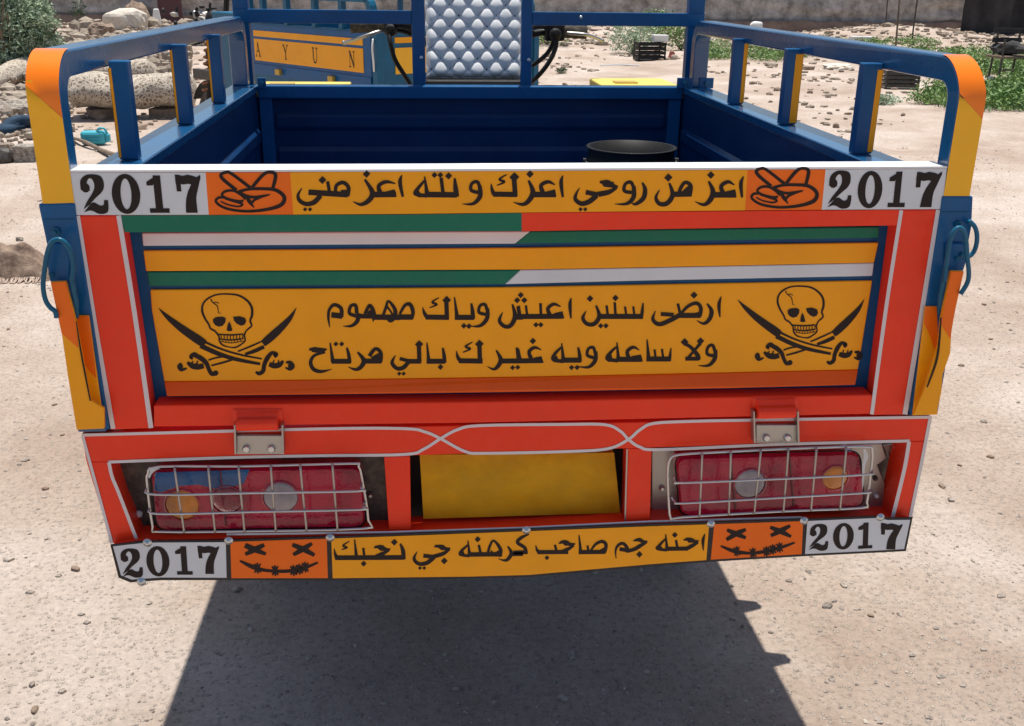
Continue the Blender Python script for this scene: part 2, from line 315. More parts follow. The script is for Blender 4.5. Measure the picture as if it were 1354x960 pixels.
TXT_C = [[(240,185,26),(238,130,24),(195,108,22),(165,140,18),(160,190,16),(168,247,5)],('b',34,(178,170),(245,178)),
 [(335,160,24),(328,112,22),(298,116,20),(290,160,22),(335,178,22)],[(345,160,26),(338,208,26),(302,238,18),(250,240,3)],('b',28,(340,178),(440,180)),
 [(385,165,20),(415,112,22),(440,160,26),(436,212,6)],('b',33,(430,184),(600,186)),('p',(400,150),(440,130),(450,190),(400,190)),
 [(498,172,18),(515,125,18),(530,85,14),(570,135,24),(568,185,24),(540,210,16),(515,180,12)],[(515,110,14),(545,150,12),(560,180,12)],
 ('b',33,(590,184),(680,184)),[(600,165,16),(632,112,20),(664,106,24),(682,150,24),(676,196,16)],
 ('d',48,(890,80)),('b',27,(888,75),(892,195)),('b',31,(904,186),(760,184)),[(768,184,26),(752,158,20),(742,122,4)],[(842,64,6),(800,92,13),(830,106,13),(784,126,6)],
 [(938,60,8),(955,190,26)],('b',31,(940,186),(1058,186)),[(1042,98,12),(1050,150,24),(1054,196,24)],('d',32,(996,238),(1028,240)),
 [(1140,140,20),(1126,106,20),(1096,114,18),(1090,155,20),(1136,168,20)],[(1142,130,22),(1140,190,26),(1100,236,20),(1040,242,4)],
 [(1296,105,12),(1312,180,28),(1285,236,26),(1245,240,24),(1216,205,22),(1236,155,5)],('b',30,(1305,185),(1360,185)),('b',16,(1335,115),(1345,180)),
 [(40,388,8),(75,380,24),(115,392,22),(150,382,8)],('p',(40,375),(100,372),(150,378),(130,408),(60,400)),[(140,402,12),(75,420,18),(50,462,22),(68,505,24),(115,520,20),(180,506,3)],
 [(170,342,8),(188,462,26)],('b',30,(180,457),(298,457)),[(274,372,12),(286,420,22),(292,466,22)],('d',28,(206,350),(242,350)),
 [(484,462,18),(484,405,22),(450,380,22),(412,425,24)],('b',30,(380,456),(486,456)),[(340,400,12),(378,450,28),(362,490,26),(328,508,18),(282,492,3)],('p',(425,430),(480,400),(490,466),(425,466)),
 ('d',46,(720,352)),('b',26,(718,350),(722,462)),('b',29,(732,457),(640,457)),[(655,460,26),(622,496,26),(582,500,24),(553,465,22),(574,420,5)],('b',22,(600,440),(660,456)),('d',24,(597,533),(624,533)),
 [(768,342,8),(780,462,24)],('b',30,(766,457),(880,457)),[(866,374,12),(874,420,22),(878,466,22)],('d',32,(852,492)),
 ('d',48,(1092,350)),('b',27,(1092,350),(1096,462)),('b',30,(1112,456),(965,454)),[(975,454,26),(958,430,20),(950,392,4)],[(1050,338,6),(1006,366,13),(1036,380,13),(990,402,6)],
 [(1196,388,10),(1224,445,28),(1208,485,26),(1180,506,16),(1140,488,3)],('b',30,(1215,455),(1360,455)),('b',18,(1330,380),(1345,450)),('d',28,(1297,496),(1329,494))]
TXT_D = [('b',31,(-6,181),(300,179)),('p',(245,160),(298,148),(310,192),(245,192)),[(287,120,6),(245,104,20),(208,130,22),(218,168,26)],('b',17,(162,98),(165,178)),('b',15,(72,112),(80,178)),('b',15,(20,118),(30,178)),('d',34,(40,48)),('d',34,(18,80),(62,80)),('d',30,(134,232),(164,232)),
 [(352,66,6),(344,110,22),(350,192,10)],
 [(505,112,12),(525,178,26),(495,225,26),(450,226,24),(424,190,22),(444,145,4)],('d',38,(468,70)),('b',31,(520,180),(795,180)),('b',16,(570,112),(578,178)),('b',16,(620,92),(626,178)),('b',14,(684,118),(692,178)),('b',14,(735,118),(742,178)),[(796,96,8),(790,150,20),(784,194,20)],('d',36,(625,66)),('d',30,(534,238),(566,238)),
 ('b',31,(1010,174),(1150,174)),[(1020,172,28),(960,205,28),(895,228,26),(856,198,22),(872,145,4)],('b',24,(905,165),(985,170)),[(1025,168,16),(1072,118,20),(1125,98,22),(1152,128,24),(1146,180,22)],('b',17,(1010,100),(1026,170)),('p',(1080,165),(1150,150),(1150,188),(1080,188)),('d',40,(1110,48)),
 [(1190,100,10),(1218,145,26),(1206,195,26),(1170,224,18),(1126,204,3)],[(1278,56,6),(1264,110,22),(1270,184,8)],
 ('b',30,(-6,455),(172,453)),('p',(120,435),(168,425),(182,466),(120,466)),[(167,386,6),(125,372,20),(92,398,22),(104,440,26)],('b',17,(16,372),(24,450)),('d',36,(115,332)),
 [(293,345,8),(304,455,26)],[(290,370,12),(252,410,20),(240,446,22),(304,458,22)],('b',31,(290,450),(408,450)),[(394,370,12),(404,420,22),(406,462,22)],('d',30,(354,495),(388,495)),('p',(232,452),(262,420),(280,464),(250,464)),
 [(500,410,18),(488,372,20),(458,380,18),(452,420,20),(496,436,20)],[(503,395,22),(500,450,26),(460,492,18),(396,490,4)],
 [(634,340,8),(644,450,24)],[(630,368,12),(592,405,20),(574,440,22),(640,454,22)],('b',31,(630,445),(785,445)),('p',(725,425),(782,415),(795,458),(725,458)),('p',(562,446),(600,414),(612,460),(580,460)),[(772,388,6),(735,370,20),(698,396,22),(708,438,26)],
 [(820,322,8),(830,448,26)],('b',30,(816,443),(960,443)),('b',14,(866,384),(874,440)),('b',14,(912,380),(920,440)),[(968,374,6),(962,420,18),(958,456,20)],
 ('d',44,(1052,338)),('d',42,(1150,332)),[(1048,345,22),(1090,370,22),(1132,420,28),(1136,448,26)],[(1150,345,22),(1112,390,16),(1070,440,20)],('b',24,(1056,441),(1140,441)),
 [(1240,400,20),(1225,358,20),(1196,370,18),(1192,412,20),(1236,424,20)],[(1243,385,22),(1238,440,26),(1200,482,18),(1136,484,3)]]
TXT_E = [('b',32,(68,248),(540,246)),[(80,248,30),(68,220,18),(62,185,4)],[(168,134,6),(122,164,13),(150,178,13),(112,192,6)],[(202,122,8),(216,250,26)],('b',17,(262,180),(270,244)),
 [(335,180,8),(378,172,26),(420,192,24),(448,188,8)],[(440,196,14),(395,220,26),(350,240,26)],('p',(340,165),(400,162),(430,200),(380,200)),('d',36,(265,289)),[(516,150,12),(536,200,28),(540,260,28)],('d',42,(476,141)),
 [(745,248,30),(700,284,28),(645,290,24),(612,255,22),(634,205,4)],('b',26,(676,234),(760,244)),[(750,172,8),(795,170,26),(830,186,24),(862,182,8)],[(858,190,14),(812,220,26),(740,242,28)],('p',(752,158),(815,160),(850,192),(800,196)),('d',24,(653,319),(682,319)),('d',42,(820,270)),
 [(983,130,8),(994,230,24)],[(982,160,12),(940,200,20),(930,226,18),(994,236,20)],('b',30,(985,226),(1190,224)),('b',18,(1058,160),(1072,224)),('d',38,(1050,121)),('p',(922,228),(948,196),(970,238),(940,238)),
 [(1120,215,18),(1135,165,18),(1160,130,14),(1200,175,24),(1208,215,24),(1170,232,16),(1142,200,12)],('b',26,(1190,200),(1210,240)),
 [(1256,168,10),(1282,215,26),(1258,258,24),(1230,266,14),(1190,254,3)],('b',27,(1270,224),(1362,222))]
TXT_F = [('b',27,(-6,238),(90,236)),[(82,245,26),(72,205,24),(22,168,24),(50,135,22),(102,112,8)],
 ('b',28,(160,236),(372,234)),[(172,238,26),(156,218,18),(148,188,4)],('d',30,(225,274)),('b',17,(280,185),(292,232)),[(305,176,8),(345,164,26),(385,182,24),(420,178,8)],[(412,190,12),(370,215,24),(330,232,24)],('p',(315,158),(370,156),(400,188),(350,192)),
 [(446,118,8),(458,240,24)],('b',28,(444,236),(625,234)),('b',15,(504,190),(512,234)),[(525,228,12),(560,182,18),(605,162,22),(632,185,24),(624,238,20)],('p',(570,230),(625,200),(630,244),(570,244)),
 [(702,280,5),(698,225,14),(716,188,20),(750,176,22),(778,208,24),(772,238,20)],('b',26,(725,214),(800,226)),[(915,168,10),(870,190,26),(830,214,26),(780,228,24)],[(820,158,8),(860,150,26),(890,164,22),(918,160,6)],('d',40,(862,251)),
 [(1043,112,8),(1052,216,24)],[(1040,145,12),(1000,188,20),(984,212,18),(1052,222,20)],('b',28,(1045,213),(1195,211)),('b',17,(1114,152),(1124,208)),('d',36,(1106,117)),('p',(974,212),(1006,182),(1030,224),(998,222)),
 [(1165,152,8),(1210,148,26),(1245,162,22),(1272,156,6)],[(1268,168,12),(1228,190,26),(1190,210,26)],('p',(1180,134),(1230,140),(1255,166),(1200,172)),
 [(1314,108,5),(1300,155,22),(1302,224,6)]]

def digits(parent, quads, y):
    """Fat slab-serif 2 0 1 7; each quad TL TR BR BL in photo pixels on plane y"""
    g = G(); n = [0]
    def mapper(q):
        q = np.array(q, float)
        def f(x, z):
            p = (1-x)*(1-z)*q[0]+x*(1-z)*q[1]+x*z*q[2]+(1-x)*z*q[3]
            return PY(p[0], p[1], y-.00002*(n[0] % 9))
        return f
    def fan(f, pts):
        n[0] += 1; g.add([f(*p) for p in pts], [tuple(range(len(pts)))])
    def ribbon(f, L, R_, closed=False):
        n[0] += 1; m = len(L); g.add([f(*p) for p in L]+[f(*p) for p in R_], [(i, (i+1) % m, m+(i+1) % m, m+i) for i in range(m if closed else m-1)])
    two, zero, one, seven = quads
    f = mapper(two)
    outer = bez([(.0,.40),(.02,.16),(.22,.02),(.52,-.01),(.82,.05),(.90,.26),(.80,.44),(.50,.62),(.30,.76)], 5)
    inner = bez([(.36,.42),(.24,.26),(.32,.12),(.44,.10),(.52,.20),(.52,.34),(.40,.50),(.18,.70),(.02,.90)], 5)
    ribbon(f, outer, inner)
    f_ = [(.18+.17*math.cos(a*.5236), .34+.125*math.sin(a*.5236)) for a in range(12)]; fan(f, f_)
    ribbon(f, bez([(.30,.76),(.45,.72),(.66,.80),(.80,.78),(.84,.66)], 4), bez([(.02,.98),(.30,.93),(.62,1.02),(.94,.96),(.99,.66)], 4))
    f = mapper(zero); N = 28
    ribbon(f, [(.5+.5*math.cos(6.2832*i/N), .5+.5*math.sin(6.2832*i/N)) for i in range(N)], [(.5+.19*math.cos(6.2832*i/N), .5+.385*math.sin(6.2832*i/N)) for i in range(N)], True)
    f = mapper(one)
    fan(f, [(.36,.0),(.72,.0),(.72,.92),(.36,.92)]); fan(f, [(.02,.17),(.36,.06),(.40,.22),(.30,.27),(.02,.27)]); fan(f, [(.06,.88),(1.02,.88),(1.02,1.),(.06,1.)])
    f = mapper(seven)
    ribbon(f, [(0,0),(.13,.0),(.3,.035),(.5,.0),(.7,.03),(.85,.07),(1,.0)], [(0,.24),(.16,.24),(.3,.26),(.5,.24),(.7,.27),(.8,.26),(1,.1)])
    fan(f, [(0,0),(.13,.0),(.2,.2),(.2,.44),(.02,.44)])
    ribbon(f, bez([(.66,.2),(.46,.44),(.34,.7),(.30,1.)], 5), bez([(1.,.08),(.86,.38),(.76,.62),(.76,1.)], 5))
    return g.obj('number', INK, parent)

def hand_emblem(parent, y, fn=None):
    k = Ink(90, 220, 4.513, y, fn); st = k.stroke
    k.stroke = lambda q: st([(a, b, c*1.32) for a, b, c in q])
    for q in ([(1005,142,15),(930,82,16),(912,52,16),(940,36,14),(975,44,14),(1088,128,15)],
              [(1098,126,15),(1156,58,16),(1195,35,14),(1238,50,17),(1222,130,15)],
              [(1015,152,13),(1080,136,13),(1160,134,14),(1240,142,16),(1290,184,18),(1268,232,18),(1170,260,14),(1050,268,12),(940,250,12),(884,214,12),(896,188,12),(935,186,11)],
              [(1046,204,12),(1020,208,10),(950,192,10),(918,170,11),(942,148,12),(990,146,12),(1035,172,12),(1060,198,10)],
              [(935,192,9),(985,208,9),(1040,226,10),(1015,240,8),(950,228,7),(910,208,6)],
              [(1015,150,13),(1060,176,14),(1110,184,12),(1160,176,9),(1206,168,4)],
              [(1200,172,4),(1150,186,8),(1108,204,12),(1092,232,8)],[(1070,184,15),(1082,210,17),(1110,246,5)]): k.stroke(q)
    return k.obj('hand_emblem', parent)

def skull_emblem(parent, y, fn=None):
    k = Ink(200, 370, 6.77, y, fn)
    S = k.stroke
    S([(604,502,16),(572,462,16),(530,436,16),(515,400,17),(478,340,19),(455,275,20),(466,212,17),(512,165,16),(585,134,14),(680,128,14),(780,140,17),(855,184,20),(897,242,22),(903,312,22),(886,368,18),(898,412,16),(852,455,14),(830,502,16)])
    S([(606,500,13),(612,552,15),(645,588,14),(705,604,10),(750,606,14),(790,588,14),(838,548,14),(832,500,13)])
    S([(600,488,12),(710,494,14),(822,486,12)]); S([(610,530,11),(715,540,12),(826,526,11)]); S([(622,552,6),(720,566,7),(824,548,6)])
    for i in range(8): S([(624+i*28, 490, 9), (626+i*27.4, 534, 8)], smooth=False)
    for i in range(7): S([(640+i*27, 534, 7), (642+i*26, 558, 6)], smooth=False)
    k.poly([(552,352),(580,334),(640,330),(668,344),(664,380),(640,412),(604,420),(572,406),(554,382)])
    k.poly([(732,332),(790,326),(840,342),(850,372),(836,402),(804,412),(768,396),(742,368)])
    k.poly([(697,372),(712,400),(727,455),(703,462),(675,455),(682,408)])
    S([(532,172,12),(548,202,8),(590,236,9),(602,300,6)]); S([(552,206,7),(585,202,7),(606,214,5)]); S([(598,292,5),(622,304,4)], smooth=False)
    S([(66,255,4),(140,328,38),(245,415,62),(350,490,74),(440,550,78),(480,578,64)])
    S([(455,545,22),(620,618,18),(800,672,17),(990,708,14)]); S([(440,590,44),(600,662,40),(760,712,34),(975,754,24)])
    S([(1300,250,4),(1240,345,42),(1150,440,66),(1060,522,72),(1000,572,60)])
    S([(990,552,14),(870,604,16),(775,642,14)]); S([(1010,600,34),(920,640,34),(840,666,22)])
    S([(640,690,14),(575,700,15),(512,720,16)]); S([(725,716,16),(640,742,18),(538,768,15)])
    S([(420,690,34),(385,668,40),(352,690,30),(372,708,20)]); S([(380,672,36),(440,700,44),(492,745,40),(515,800,36),(545,845,36),(598,828,26)]); k.ell(575,836,24,24)
    S([(470,770,44),(420,780,50),(365,770,48),(322,738,22)]); S([(350,765,20),(375,728,10)],smooth=False); S([(400,765,20),(418,725,10)],smooth=False)
    S([(270,748,22),(248,775,34),(270,806,30),(318,792,14)]); k.ell(262,778,22,32)
    S([(1100,690,32),(1120,668,36),(1080,655,32),(1040,700,42),(1012,760,38),(1002,815,38),(965,840,34),(935,824,20)])
    S([(1055,755,40),(1100,770,48),(1150,760,44),(1182,725,18)]); S([(1090,750,18),(1100,716,8)],smooth=False); S([(1135,752,18),(1142,716,8)],smooth=False)
    S([(1205,740,18),(1245,742,34),(1268,776,34),(1240,800,28),(1200,786,12)]); k.ell(1248,772,24,28)
    return k.obj('skull_emblem', parent)
# ================================================================ the cargo tricycle
trike = thing('cargo_tricycle', 'large blue cargo tricycle seen from behind, with painted red and amber tailgate in the foreground', 'cargo tricycle', (0, .8, 0))
T = trike
def sticker(name, px, y, mat, parent, th=.0005, **k):
    g = G(); slab(g, px, y, y+th); return g.obj(name, mat, parent, **k)
def line_sticker(name, pts, wpx, y, mat, parent):           # narrow applied line
    k = Ink(0, 0, 1, y); k.stroke([(x, v, wpx) for x, v in pts], smooth=len(pts) > 2); return k.obj(name, parent, mat)

# ---- tailgate: hollow frame
g = G()
slab(g, [(92.5,228.4),(540,226.8),(1252,223),(1245.5,276.6),(690,281),(540,282.9),(276,284.1),(99,284.5)], 0, .042)      # header beam
slab(g, [(159,284.6),(540,283.2),(690,281.4),(1190,277.2),(1186,298.2),(700,306),(165,307.5)], .0004, .034)                # upper strip
slab(g, [(99.3,285),(158.7,284.6),(202.7,566.5),(147,568.5)], .0, .034)                                                     # left stile
slab(g, [(1190.4,277.4),(1245,277),(1199,548.5),(1154,549)], .0, .034)                                                     # right stile
slab(g, [(203,536),(620,531.5),(1154,522),(1153,547.5),(620,559.5),(203,564.5)], 0, .0345)                                # bottom rail
tail = g.obj('tailgate', RED, T, bevel=.002)
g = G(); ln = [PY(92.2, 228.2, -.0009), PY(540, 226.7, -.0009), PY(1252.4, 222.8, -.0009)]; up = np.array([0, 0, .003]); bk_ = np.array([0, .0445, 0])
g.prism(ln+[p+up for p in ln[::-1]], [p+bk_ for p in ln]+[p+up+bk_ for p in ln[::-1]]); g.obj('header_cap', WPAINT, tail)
sticker('header_sticker', [(92.5,228.6),(271.7,228.3),(276,283.9),(99,284.4)], -.0006, WHITE, tail)
sticker('header_sticker', [(1091.7,224.2),(1252,223.2),(1245.6,276.5),(1086.5,277.3)], -.0006, WHITE, tail)
sticker('header_sticker', [(271.7,228.3),(383.6,227.9),(388,283.6),(276,283.9)], -.0006, ORANGE, tail)
sticker('header_sticker', [(988.5,224.8),(1091.7,224.2),(1086.5,277.3),(985,278.2)], -.0006, ORANGE, tail)
sticker('header_sticker', [(383.6,227.9),(540,227),(988.5,224.8),(985,278.2),(690,281),(540,282.7),(388,283.6)], -.0006, YEL, tail)
for o_, fn in (((380,215,4.231), TXT_A), ((680,215,4.231), TXT_B)):
    k = Ink(*o_, -.0012); k.run(fn); k.obj('lettering', tail)
digits(tail, [[(104.4,231),(139.5,231),(145,282),(110.5,282)],[(146,230),(183.5,230),(187.3,283),(149.5,283)],[(192,232),(219,232),(224,281.5),(197,281.5)],[(231,231),(264.5,231),(269.5,281.5),(236,281.5)]], -.0012)
digits(tail, [[(1098,226),(1129,226),(1125,275),(1093.5,275)],[(1136,226),(1168.5,226),(1165,275.5),(1132.5,275.5)],[(1177,227),(1200,227),(1195.5,274),(1172,274)],[(1213,227.5),(1246,227),(1239.5,274),(1206.5,274)]], -.0012)
hand_emblem(tail, -.0012)
hand_emblem(tail, -.0012, lambda x, y: ((993.4+((90+x/4.513)-285)*.955-90)*4.513, y-5.2*4.513))
# coloured strip under the header
sticker('stripe', [(159,284.9),(540,283.5),(690,281.6),(690,305.6),(165,307.2)], -.0002, GREEN, tail)
sticker('stripe', [(690,281.6),(1190,277.6),(1186,298),(690,305.6)], -.0002, RED, tail)
# recessed pressed panel with raised ribs
g = G(); slab(g, [(166,300),(1185,292),(1150,530),(205,540)], .035, .039); pan = g.obj('panel', BLUE, tail)
def band(px, mat, y=.028, y1=.0349, name='stripe'): sticker(name, px, y, mat, tail, th=y1-y, bevel=.0015)
band([(187.5,308.6),(701.6,306),(681,322.4),(480,323.5),(189,325.4)], WHITE)
band([(701.6,306),(1163,300),(1162,314.5),(681,322.4)], GREEN)
band([(189.3,331.7),(480,330),(690,328),(1162,321),(1156,347.6),(840,354),(690,356.7),(192.8,358.8)], YEL)
band([(194,359.5),(688,357.3),(667.6,376),(196.8,378.3)], GREEN, .0285)
band([(688,357.3),(840,354.6),(1156,348),(1153.6,365.2),(840,371.5),(667.6,376)], WHITE, .0285)
band([(198.6,383.3),(480,381.5),(690,379.8),(1153.7,371.2),(1134.8,488.8),(965,492.8),(690,498.6),(450,502),(217,504.6),(200.5,410)], YEL, .029, name='main_panel')
g = G()
tp = [(217,505),(450,502.4),(690,499),(965,493.2),(1134.8,489.2)]; bt = [(1131,509),(965,513.5),(690,518.5),(450,521.5),(220.5,524)]
g.prism([PY(u, v, .0288) for u, v in tp]+[PY(u, v, .012) for u, v in bt], [PY(u, v, .0288)+np.array([0,.006,0]) for u, v in tp]+[PY(u, v, .012)+np.array([0,.0225,0]) for u, v in bt])
g.obj('sloping_ledge', RED_SKYLIT, tail, bevel=.001)
for o_, fn in (((400,380,4.669), TXT_C), ((680,380,4.669), TXT_D)):
    k = Ink(*o_, .0284); k.run(fn); k.obj('lettering', tail)
skull_emblem(tail, .0284)
skull_emblem(tail, .0284, lambda x, y: ((965+(.965*x+12)/7.126-200)*6.77, (370+(1.018*y-70)/7.126-370)*6.77))
# white outlines of the stiles
for pts, wv in (([(102.6,285.5),(125,425),(149.6,567)],6.2), ([(156.8,285),(178,415),(199.6,566)],6.2), ([(1241,277.5),(1219,412),(1196.5,548)],6.6), ([(1191.8,278),(1172,405),(1152.8,548)],5)):
    line_sticker('outline_stripe', pts, wv, -.0008, STRIPE, tail)

# ---- lower rear frame
g = G()
slab(g, [(107.6,573.5),(420,566.5),(760,560),(1232,550.8),(1227,583),(831,593),(541,602.5),(114,611)], .003, .05)
slab(g, [(114.2,611.5),(145,610),(150,628),(160,660),(183,714),(147.5,719)], .003, .05)
slab(g, [(1200.5,584),(1226.7,583.4),(1205,686),(1177.5,687)], .003, .05)
slab(g, [(507.7,604),(541.9,603),(543.5,702),(514.5,704)], .0025, .045)
slab(g, [(831,593.3),(862,592.3),(859.5,691),(827.6,692)], .0025, .045)
slab(g, [(150,719),(185,714),(514,706),(544,705),(827,693),(860,692),(1178,686.5),(1203,686),(1200,700),(860,712),(520,726),(300,735),(152,738)], -.004, .05)
rear = g.obj('rear_frame', RED, T, bevel=.0015)
line_sticker('outline_stripe', [(109,575.4),(420,567.2),(534,566.8),(563,571.5),(582.5,580),(615,597),(641,599.4),(745,597.2),(803,593.5),(831,581),(846,568.5),(865,559.8),(920,557),(992,555.6),(1232,551.6)], 3.8, .0022, STRIPE, rear)
line_sticker('outline_stripe', [(143.5,611),(300,605.2),(420,602.6),(534,601),(560,594),(582.5,580),(605,568.2),(634.5,562.8),(745,561.2),(800,561.6),(820,570),(831,581),(846,591),(871,594.6),(995,589),(1054,586.8),(1203,583)], 3.8, .00215, STRIPE, rear)
line_sticker('outline_stripe', [(109,576),(126,638),(148,718.5)], 4, .0020, STRIPE, rear)
line_sticker('outline_stripe', [(1230,553),(1220,605),(1203.5,685)], 4.5, .0020, STRIPE, rear)
line_sticker('outline_stripe', [(144,611),(148,630),(157,652),(180.5,713)], 4.5, .0018, STRIPE, rear)
line_sticker('outline_stripe', [(1202,584),(1196,620),(1180,685.5)], 5, .0018, STRIPE, rear)
g = G(); g.tube([PY(u, v, -.005) for u, v in [(300,706.5),(514,703.8),(690,698),(860,689.6),(1060,684)]], .0018); g.obj('sunlit_line', WPAINT, rear, smooth=True)  # white tube imitating the sunlit line along the channel's top edge
line_sticker('outline_stripe', [(829.3,594),(826.5,690)], 2, .0018, STEEL, rear)
# light recesses
g = G(); slab(g, [(132,604),(525,598),(525,709),(172,716)], .085, .09); g.obj('recess_plate', DARKM, rear)
g = G(); slab(g, [(850,590),(1213,580),(1192,689),(850,697)], .085, .09); g.obj('recess_plate', DARKM, rear)
# hinges
def hinge(px):
    a, b, yt, yb, zb = px
    g = G(); P0 = PY(a, yt, -.004); P1 = PY(b, yt, -.004); r = .010; zc = PY(a, (yt+yb)/2, -.010)[2]
    prof = [(-.0005, P0[2]+.006), (-.007, P0[2]+.002), (-.011, P0[2]-.006)]+[(-.012-r*.9*math.sin(t), zc+.006+r*math.cos(t)) for t in np.linspace(.2, 2.6, 8)]+[(-.004, zc-.008), (.003, zc-.008), (.003, P0[2]+.006)]
    L_ = [(P0[0], y, z) for y, z in prof]; R_ = [(P1[0], y, z) for y, z in prof]
    g.prism(L_, R_); h = g.obj('hinge', RED, T, smooth=False, bevel=.0015)
    g = G(); slab(g, [(a, yb-7), (b+6, yb-7), (b+6, zb), (a, zb)], -.006, .002); g.obj('bracket', STEEL, h, bevel=.001)
    for X in (a-3, b+5): g = G(); slab(g, [(X-1, yt+14), (X+1.5, yt+14), (X+2.5, zb), (X, zb)], -.013, .002); g.obj('bracket_flange', STEEL, h, bevel=.0006)
    for X in (a+13, b-9):
        c = PY(X, (yb+zb)/2+1, -.006); g = G(); g.lathe([(0,-.005),(.0045,-.005),(.006,-.003),(.006,0)], c, 8, 'y'); g.obj('bolt', RIVET, h, bevel=0)
hinge((313,368,548,583,601)); hinge((1000,1050,530,569,586))
# crumpled vinyl where the hinge is wrapped
for a, b, yv in ((313,368,548),(1000,1050,532)):
    g = G(); n = 14
    V = []; F = []
    for i in range(n):
        for j in range(6):
            u = a-5+(b-a+10)*i/(n-1); v = yv-8+j*3.2
            dep = .003+.003*abs(noise.noise(Vector((i*.7, j*1.3, a))))*(1 if 0 < i < n-1 and 0 < j < 5 else 0); V.append(PY(u, v, -dep*(0 if (i in (0,n-1) or j == 0) else 1)-.0005))
    for i in range(n-1):
        for j in range(5): F.append((i*6+j, i*6+j+1, (i+1)*6+j+1, (i+1)*6+j))
    g.add(V, F); g.obj('wrinkled_wrap', RED, T, smooth=True)

# ---- tail lights
def light(lens, ring, hb, vb, discs, plate, rim, bolts, side):
    g = G(); slab(g, plate, .04, .0435); L_ = g.obj('tail_light', DARKM if side < 0 else STEEL, T, bevel=.001)
    def rr(px, y, n=5):                         # rounded outline from px corners
        P = [np.array(p, float) for p in px]; out = []
        for i in range(len(P)):
            a, b, c = P[i-1], P[i], P[(i+1) % len(P)]
            d1 = (a-b)/np.linalg.norm(a-b)*14; d2 = (c-b)/np.linalg.norm(c-b)*14
            for k in range(n+1):
                t = k/n; q = (1-t)**2*(b+d1)+2*t*(1-t)*b+t*t*(b+d2); out.append(PY(q[0], q[1], y))
        return out
    g = G(); o = rr(lens, .012); c = sum(o)/len(o)
    lay = [[p+np.array([0, .028, 0]) for p in o], o, [c+(p-c)*np.array([.985, 1, .94])+np.array([0, -.006, 0]) for p in o]]
    n = len(o); V = [p for l in lay for p in l]; F = [(i*n+k, i*n+(k+1) % n, (i+1)*n+(k+1) % n, (i+1)*n+k) for i in range(2) for k in range(n)]+[tuple(2*n+k for k in range(n))]
    g.add(V, F); g.obj('lens', LRED, L_)
    for q in ((.33,) if side < 0 else (.30, .62)):
        a_, b_ = np.array(lens[0])*(1-q)+np.array(lens[1])*q, np.array(lens[3])*(1-q)+np.array(lens[2])*q
        g = G(); slab(g, [(a_[0]-1.2, a_[1]+3), (a_[0]+1.2, a_[1]+3), (b_[0]+1.2, b_[1]-3), (b_[0]-1.2, b_[1]-3)], .0040, .006); g.obj('lens_divider', LDARK, L_, bevel=.0005)
    if side < 0: g = G(); slab(g, [(205,625),(330,621),(322,640),(290,648),(262,641),(236,643),(212,652),(204,648)], .0043, .006); g.obj('blue_lens_patch', LBLUE, L_, bevel=.0008)  # blue patch over the upper left part of the lens
    g = G(); g.tube(rr(lens, .016), .0028, 8, True); g.obj('lens_rim', BLACK, L_, smooth=True)
    for (x, y_, r, m) in discs:
        c = PY(x, y_, .0045); R = r/FPX*(1.43*np.linalg.norm([1]))
        g = G(); g.lathe([(0,-.0022),(R*.5,-.0019),(R*.85,-.0008),(R,.001),(R,.003)], c, 28, 'y'); g.obj('reflector', m, L_, smooth=True)
        g = G(); g.lathe([(R*.98,-.0006),(R*1.05,-.0012),(R*1.08,.002)], c, 28, 'y'); g.obj('reflector_ring', LRED, L_, smooth=True)
    for pts, r in ring:
        g = G(); g.tube(bez([PY(u, v, -.016) for u, v in pts], 3, True), r, 8, True); g.obj('guard_ring', CHROME, L_, smooth=True)
    for pts in hb:
        g = G(); g.tube(bez([PY(u, v, y) for u, v, y in pts], 3), .0018, 8); g.obj('guard_bar', CHROME, L_, smooth=True)
    for pts in vb:
        (x0, y0), (x1, y1) = pts
        g = G(); g.tube(bez([PY(x0, y0, -.016), PY(x0+(x1-x0)*.04, y0+(y1-y0)*.05, -.024), PY(x0+(x1-x0)*.5, (y0+y1)/2, -.0275), PY(x1, y1-4, -.024), PY(x1, y1, -.016)], 4), .0017, 8); g.obj('guard_bar', STEEL, L_, smooth=True)
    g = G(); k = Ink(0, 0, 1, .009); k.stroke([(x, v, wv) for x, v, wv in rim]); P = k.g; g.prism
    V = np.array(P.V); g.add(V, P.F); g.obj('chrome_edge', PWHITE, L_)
    for x, y_, r, m in bolts:
        c = PY(x, y_, .0395); g = G(); R = r/FPX*1.43; g.lathe([(0,-.006),(R*.6,-.006),(R,-.003),(R,0)], c, 10, 'y'); g.obj('bolt', m, L_)
    return L_
light([(199,621),(478,615),(483,696),(208,700)],
      [([(194.7,640),(196,626),(210,617),(320,616.6),(462,613),(474,616),(480,640),(487,688),(479,699),(320,702.5),(212,703),(202,696)],.0019)],
      [[(194,646,-.016),(196,653,-.026),(240,654.2,-.031),(330,652,-.031),(472,649.6,-.031),(477,645,-.026),(478,640,-.016)],
       [(198,672,-.016),(200,678.5,-.026),(240,679.5,-.031),(330,677,-.031),(475,674,-.031),(480,670,-.026),(481,664,-.016)]],
      [((231,619),(243,703)),((275.4,618),(284,703)),((315.4,617),(323,702.5)),((358,616),(364.5,702)),((397,615),(405,701)),((439.6,614),(446,700))],
      [(241,668,24,LAMB),(300,661,22,LPINK),(371,658,25,LCLR)],
      [(147,606),(512,599),(518,700),(188,712)],
      [(197,632,2),(199,625,5),(204,620,6),(212,617.5,2)],
      [(161,643,4,RIVET),(184,679,5.5,PWHITE),(490,654,4,STEEL)], -1)
